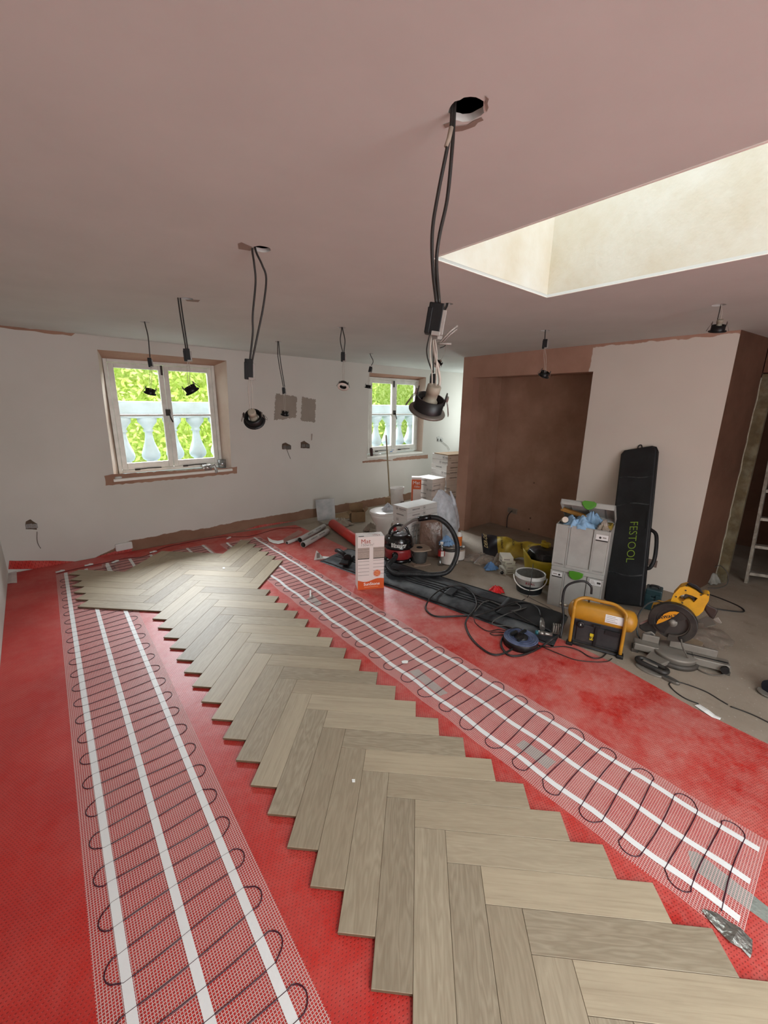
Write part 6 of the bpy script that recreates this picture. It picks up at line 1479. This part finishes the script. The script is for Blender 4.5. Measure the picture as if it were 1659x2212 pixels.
# dark teal tool box behind
P = V((3.74, .90, ZF)); tb = thing('tool_box', 'dark teal plastic tool box behind the compressor, against the pier', 'tool box', P)
a0, a1 = up(1386, 1320, P), up(1424, 1320, P); a0.z = a1.z = ZF; fx = (a1 - a0).normalized(); M = _fr(a0, fx); w = (a1 - a0).length; h = zat(1270, 1395, P) - ZF
M_TEAL = mat('dark_teal_plastic', '12343a', .45, var=.1, dust=('3f5050', .3))
b = MB(); b.box((w / 2, h * .32, -.07), (w, h * .62, .13), M); b.build('case_bottom', M_TEAL, tb, bevel=.01)
b = MB(); b.box((w / 2, h * .80, -.07), (w * .98, h * .34, .125), M); b.build('lid', M_TEAL, tb, bevel=.01)
b = MB(); b.tube(spline([M @ V((w * .25, h * .94, -.06)), M @ V((w * .28, h * 1.06, -.06)), M @ V((w * .72, h * 1.06, -.06)), M @ V((w * .75, h * .94, -.06))], 4), .009, 8); b.build('handle', M_BLK, tb)
for x in (.2, .8): b = MB(); b.box((w * x, h * .63, .0), (.04, .05, .012), M); b.build('catch', M_TEAL, tb, bevel=.003)

# ================================================================== leads on the padded bag
ca = lambda x, y: (900 + x / 4.88, 1240 + y / 4.88)
def zbag(u, v): return .022
def lead(label, pts, r, m=M_BLKCABLE, z=None, n=7, cat='cable'):
    w = []
    for x, y in pts:
        u, v = ca(x, y); lo = at(u, v, ZU + r + .002)
        # does the spot lie on the padded bag?
        A0, A1 = at(690, 1213, ZU), at(1195, 1398, ZU); nrm = V((-(A1 - A0).y, (A1 - A0).x, 0)).normalized(); s_ = (lo - A0).dot(nrm)
        dirB = at(772, 1178, ZU) - A0; sgn = 1 if dirB.dot(nrm) > 0 else -1
        t_ = (lo - A0).dot((A1 - A0).normalized())
        on = -.03 < s_ * sgn < .62 and t_ < (A1 - A0).length + .12
        w.append(at(u, v, .028 + r) if on else lo)
    return cable('cable', label, w, r, m, cat, n)
lead('thick black rubber lead looping over the near half of the padded bag', [(1310, 440), (1285, 370), (1200, 312), (1060, 292), (900, 340), (760, 398), (620, 436), (480, 442), (220, 448), (120, 400), (98, 340), (150, 245), (260, 162), (400, 125), (520, 145), (605, 225), (632, 320), (600, 390), (545, 450), (515, 530), (560, 650), (660, 762), (800, 848), (930, 832), (1040, 760), (1100, 665), (1108, 600), (1060, 572), (985, 590), (915, 660), (890, 740), (930, 820), (1000, 862), (1120, 852), (1250, 800), (1345, 748), (1425, 690), (1500, 648)], .0075, mat('thick_rubber_lead', '232120', .5, var=.1))
lead('thin grey lead zigzagging across the near end of the padded bag', [(610, 395), (700, 300), (780, 285), (880, 330), (960, 385), (1080, 372), (1095, 340), (1040, 300)], .004, mat('thin_grey_lead', '55524e', .5))
lead('second thin grey lead bent into a hairpin before the blue reel', [(1160, 352), (1010, 400), (880, 452), (800, 505), (820, 538), (940, 545), (1010, 568), (1030, 610)], .004, MATS['thin_grey_lead'])
lead('straight thin black lead running along the padded bag to the couplings', [(620, 215), (780, 290), (960, 370), (1120, 460), (1270, 545)], .0045)
lead('thin black lead coiled beside the blue reel on the red underlay', [(600, 440), (620, 515), (700, 580), (770, 602), (860, 585), (940, 600), (930, 615), (820, 612), (775, 625), (820, 645), (920, 640), (950, 650)], .0035)
lead('black lead running from the blue reel across the underlay edge to the compressor', [(1200, 700), (1300, 755), (1420, 770), (1560, 765), (1700, 800), (1800, 860), (1880, 888), (1950, 878), (2000, 835)], .0045)
lead('thin black lead drooping in front of the compressor over the red underlay', [(1270, 740), (1380, 790), (1500, 840), (1680, 905), (1880, 925), (2010, 920), (2060, 890)], .003)
cable('cable', 'thin black lead hanging over the white bucket from the yellow tub', [up(1152, 1214, V((3.55, 1.75, 0))), up(1150, 1235, V((3.30, 1.70, 0))), up(1146, 1262, V((3.10, 1.66, 0))), at(1141, 1288, ZF + .01), at(1130, 1296, ZF + .006), at(1118, 1302, .03), at(1096, 1309, .03), at(1080, 1314, .03)], .0035, M_BLKCABLE)
cable('cable', 'thin grey wire on the floor between bucket and tool cases', [at(1143, 1290, ZF + .004), at(1160, 1299, ZF + .004), at(1180, 1309, ZF + .004), at(1195, 1318, ZF + .004)], .002, MATS['thin_grey_lead'])
# blue reel
def reel():
    c = at(1123, 1398, ZU); c += face_n(c) * .045; c.z = ZU + .0005; M = Matrix.Translation(c); R = .118
    root = thing('cable_reel', 'round blue and black cable reel lying flat on the red underlay', 'reel', c)
    b = MB(); b.lathe([(.03, 0), (R, 0), (R, .045), (R * .97, .05)], 32, M, cap=False); b.build('side', M_BLK, root)
    b = MB()
    for k in range(7): r_ = R * (.96 - .085 * k); b.tube([M @ V((r_ * cos(2 * pi * j / 36), r_ * sin(2 * pi * j / 36), .052 + .002 * (k % 2))) for j in range(36)], .0055, 6, closed=True)
    b.build('wound_band', mat('dusty_blue_band', '3b4766', .5, var=.2, vs=30, dust=('7d86a0', .5), dv=9), root)
    b = MB(); b.lathe([(.045, .03), (.048, .062), (.02, .066), (.005, .066)], 20, M); b.build('hub', M_BLK, root)
    for a in (.3, 1.9, 3.6): b = MB(); b.box(V((.05 * cos(a), .05 * sin(a), .07)), (.07, .02, .018), M @ Matrix.Rotation(0, 4, 'Z')); b.build('reel_clip', M_BLK, root, bevel=.003)
reel()
# air couplings and a ribbed grey block on the near end of the bag
def coupling():
    p0, p1 = at(*ca(1250, 612), .045), at(*ca(1430, 640), .045); root = thing('air_coupling', 'silver air hose coupling with teal end on the near end of the padded bag', 'coupling', (p0 + p1) / 2 - V((0, 0, .014)))
    d = (p1 - p0); b = MB(); b.tube([p0 + d * .18, p0 + d * .55], .016, 14); b.tube([p0 + d * .55, p0 + d * .6, p1], lambda t: .0135, 14); b.build('barrel', M_STEEL, root)
    b = MB(); b.tube([p0, p0 + d * .18], .0155, 14); b.build('teal_end', mat('teal_ring', '1f5a62', .4), root)
    q0, q1 = at(*ca(1320, 470), .06), at(*ca(1325, 575), .05); b = MB(); b.tube([q0, q0.lerp(q1, .4), q1], lambda t: .011 + .008 * (t > .4), 12); b.build('swivel', M_STEEL, root)
    p = at(*ca(1475, 590), .035); M = frame(p, d); b2 = thing('ribbed_block', 'ribbed grey metal block standing beside the silver coupling', 'block', p - V((0, 0, .02)))
    for k in range(4): b = MB(); b.box((-.022 + .015 * k, 0, .012), (.009, .045, .06), M); b.build('fin', M_ALU, b2)
    b = MB(); b.box((0, 0, -.014), (.065, .05, .012), M); b.build('base', M_ALU_D, b2)
coupling()

# ================================================================== floor on the right
cr_ = lambda x, y: (1180 + x / 3.463, 1220 + y / 3.463)
fl_ = lambda x, y, r=.004: at(*cr_(x, y), ZF + r)
cable('cable', 'long thin black lead looping on the bare floor at the right edge', [fl_(*q) for q in [(1140, 1040), (1040, 1000), (960, 945), (920, 895), (945, 878), (1000, 880), (1090, 908), (1200, 952), (1300, 1012), (1358, 1046)]], .0035, M_BLKCABLE)
cable('cable', 'thin black lead running off to the lower right over the bare floor', [fl_(*q) for q in [(1378, 1060), (1450, 1085), (1540, 1120), (1640, 1168), (1760, 1230)]], .0035, M_BLKCABLE)
strip3('label_strip', 'white paper strip lying along the edge of red underlay at right', 'label', [(cr_(1110, 1052), cr_(1150, 1045), .001), (cr_(1180, 1100), cr_(1215, 1085), .006), (cr_(1240, 1140), cr_(1265, 1125), .002), (cr_(1300, 1160), cr_(1310, 1145), .004)], M_SCRAP, ZF + .004)
cable('cable', 'black lead looped on the floor in the passage behind the mitre saw', [fl_(*q) for q in [(1130, 185), (1200, 215), (1300, 250), (1420, 300), (1475, 335), (1470, 352), (1400, 348), (1300, 335), (1250, 325)]], .006, M_BLKCABLE)
def grinder():
    P = fl_(1660, 950); d = V((.75, -.45, 0)).normalized(); M = frame(P + V((.05, -.05, .045)), d); root = thing('power_tool', 'dark blue and black power tool at the right edge of the bare floor', 'power tool', P)
    b = MB(); b.tube([M @ V((-.10, 0, 0)), M @ V((-.05, 0, 0)), M @ V((.16, 0, 0)), M @ V((.2, 0, 0))], lambda t: .042 if t < .9 else .03, 16); b.build('body', mat('dark_blue_plastic', '161c2a', .4), root)
    b = MB(); b.tube([M @ V((-.06, 0, .02)), M @ V((-.065, .01, .08)), M @ V((-.06, .02, .11))], .014, 10); b.build('side_handle', M_BLK, root)
    b = MB(); b.lathe([(.05, -.004), (.055, 0), (.05, .004)], 20, M @ Matrix.Translation((-.09, 0, -.036))); b.build('disc', M_ALU, root)
grinder()
# passage: scabby post, ladder, rubbish at its foot
M_POST = mat('scabby_old_timber', '5f5238', .85, vs=14, var=.25, dust=('8f8a74', .5), dv=9, bump=.4, bs=40)
pt = thing('timber_post', 'scabby greenish timber door post standing in the dark passage beside the pier', 'post', V((4.99, .70, ZF)))
b = MB(); b.box((4.99, .70, (1.93 + ZF) / 2), (.075, .085, 1.93 - ZF), None); b.build('post', M_POST, pt, bevel=.004)
b = MB(); rp2 = random.Random(8); zz = .02
pts = [(4.952 + rp2.uniform(-.002, .002), .742 + rp2.uniform(-.004, .004), .02 + 1.88 * i / 30) for i in range(31)]
b.tube(pts, lambda t: .006, 6); b.build('plaster_edge', mat('flaking_plaster_edge', '9c9684', .9, var=.2, vs=30), pt)
def ladder():
    P = at(1612, 1258); root = thing('step_ladder', 'paint spattered metal ladder standing in the dark room beyond the passage', 'ladder', P)
    d = V((.42, -.9, 0)).normalized(); ln = V((.10, .05, 1.0)).normalized(); W = .42; L = 1.75
    m = mat('spattered_aluminium', '8d8478', .55, metal=.4, var=.2, vs=30, dust=('c9c2b4', .5), dv=20)
    for k, nm in ((0, 'a'), (1, 'b')):
        b = MB(); p = P + d * (W * k); b.hexa([p + V(q) for q in ((-.03, -.012, 0), (.03, -.012, 0), (.03, .012, 0), (-.03, .012, 0))] + [p + ln * L + V(q) for q in ((-.03, -.012, 0), (.03, -.012, 0), (.03, .012, 0), (-.03, .012, 0))]); b.build('stile', m, root)
    for i in range(6):
        z = .10 + .27 * i; c = P + d * (W / 2) + ln * z; M = frame(c, d); b = MB(); b.box((0, 0, 0), (W, .07, .028), M); b.build('rung', m, root)
ladder()
crumple('film_wrap', 'pale crumpled rubbish at the foot of the timber post', 'film', at(1528, 1262) + V((.1, .0, 0)), .12, .10, .10, mat('pale_rubbish', '8a8880', .7, var=.2, vs=20), 61)
cable('cable', 'thin grey wire curled at the foot of the timber post', [up(1538, 1228, V((4.9, .66, 0))), up(1556, 1222, V((4.9, .64, 0))), up(1572, 1240, V((4.85, .62, 0))), at(1570, 1262, ZF + .02), at(1552, 1270, ZF + .005), at(1530, 1270, ZF + .005)], .004, MATS['thin_grey_lead'])
o_ = ax(1404, 1215, PX); b = MB(); b.box((PX - .003, o_.y, o_.z), (.006, .12, .07)); tag(b.build('socket_plate', mat('brown_grey_plate', '7d6a60', .7, dust=('5a4a40', .5)), None, bevel=.002), 'brown unpainted socket plate low on the pier right of the rail bag', 'socket')
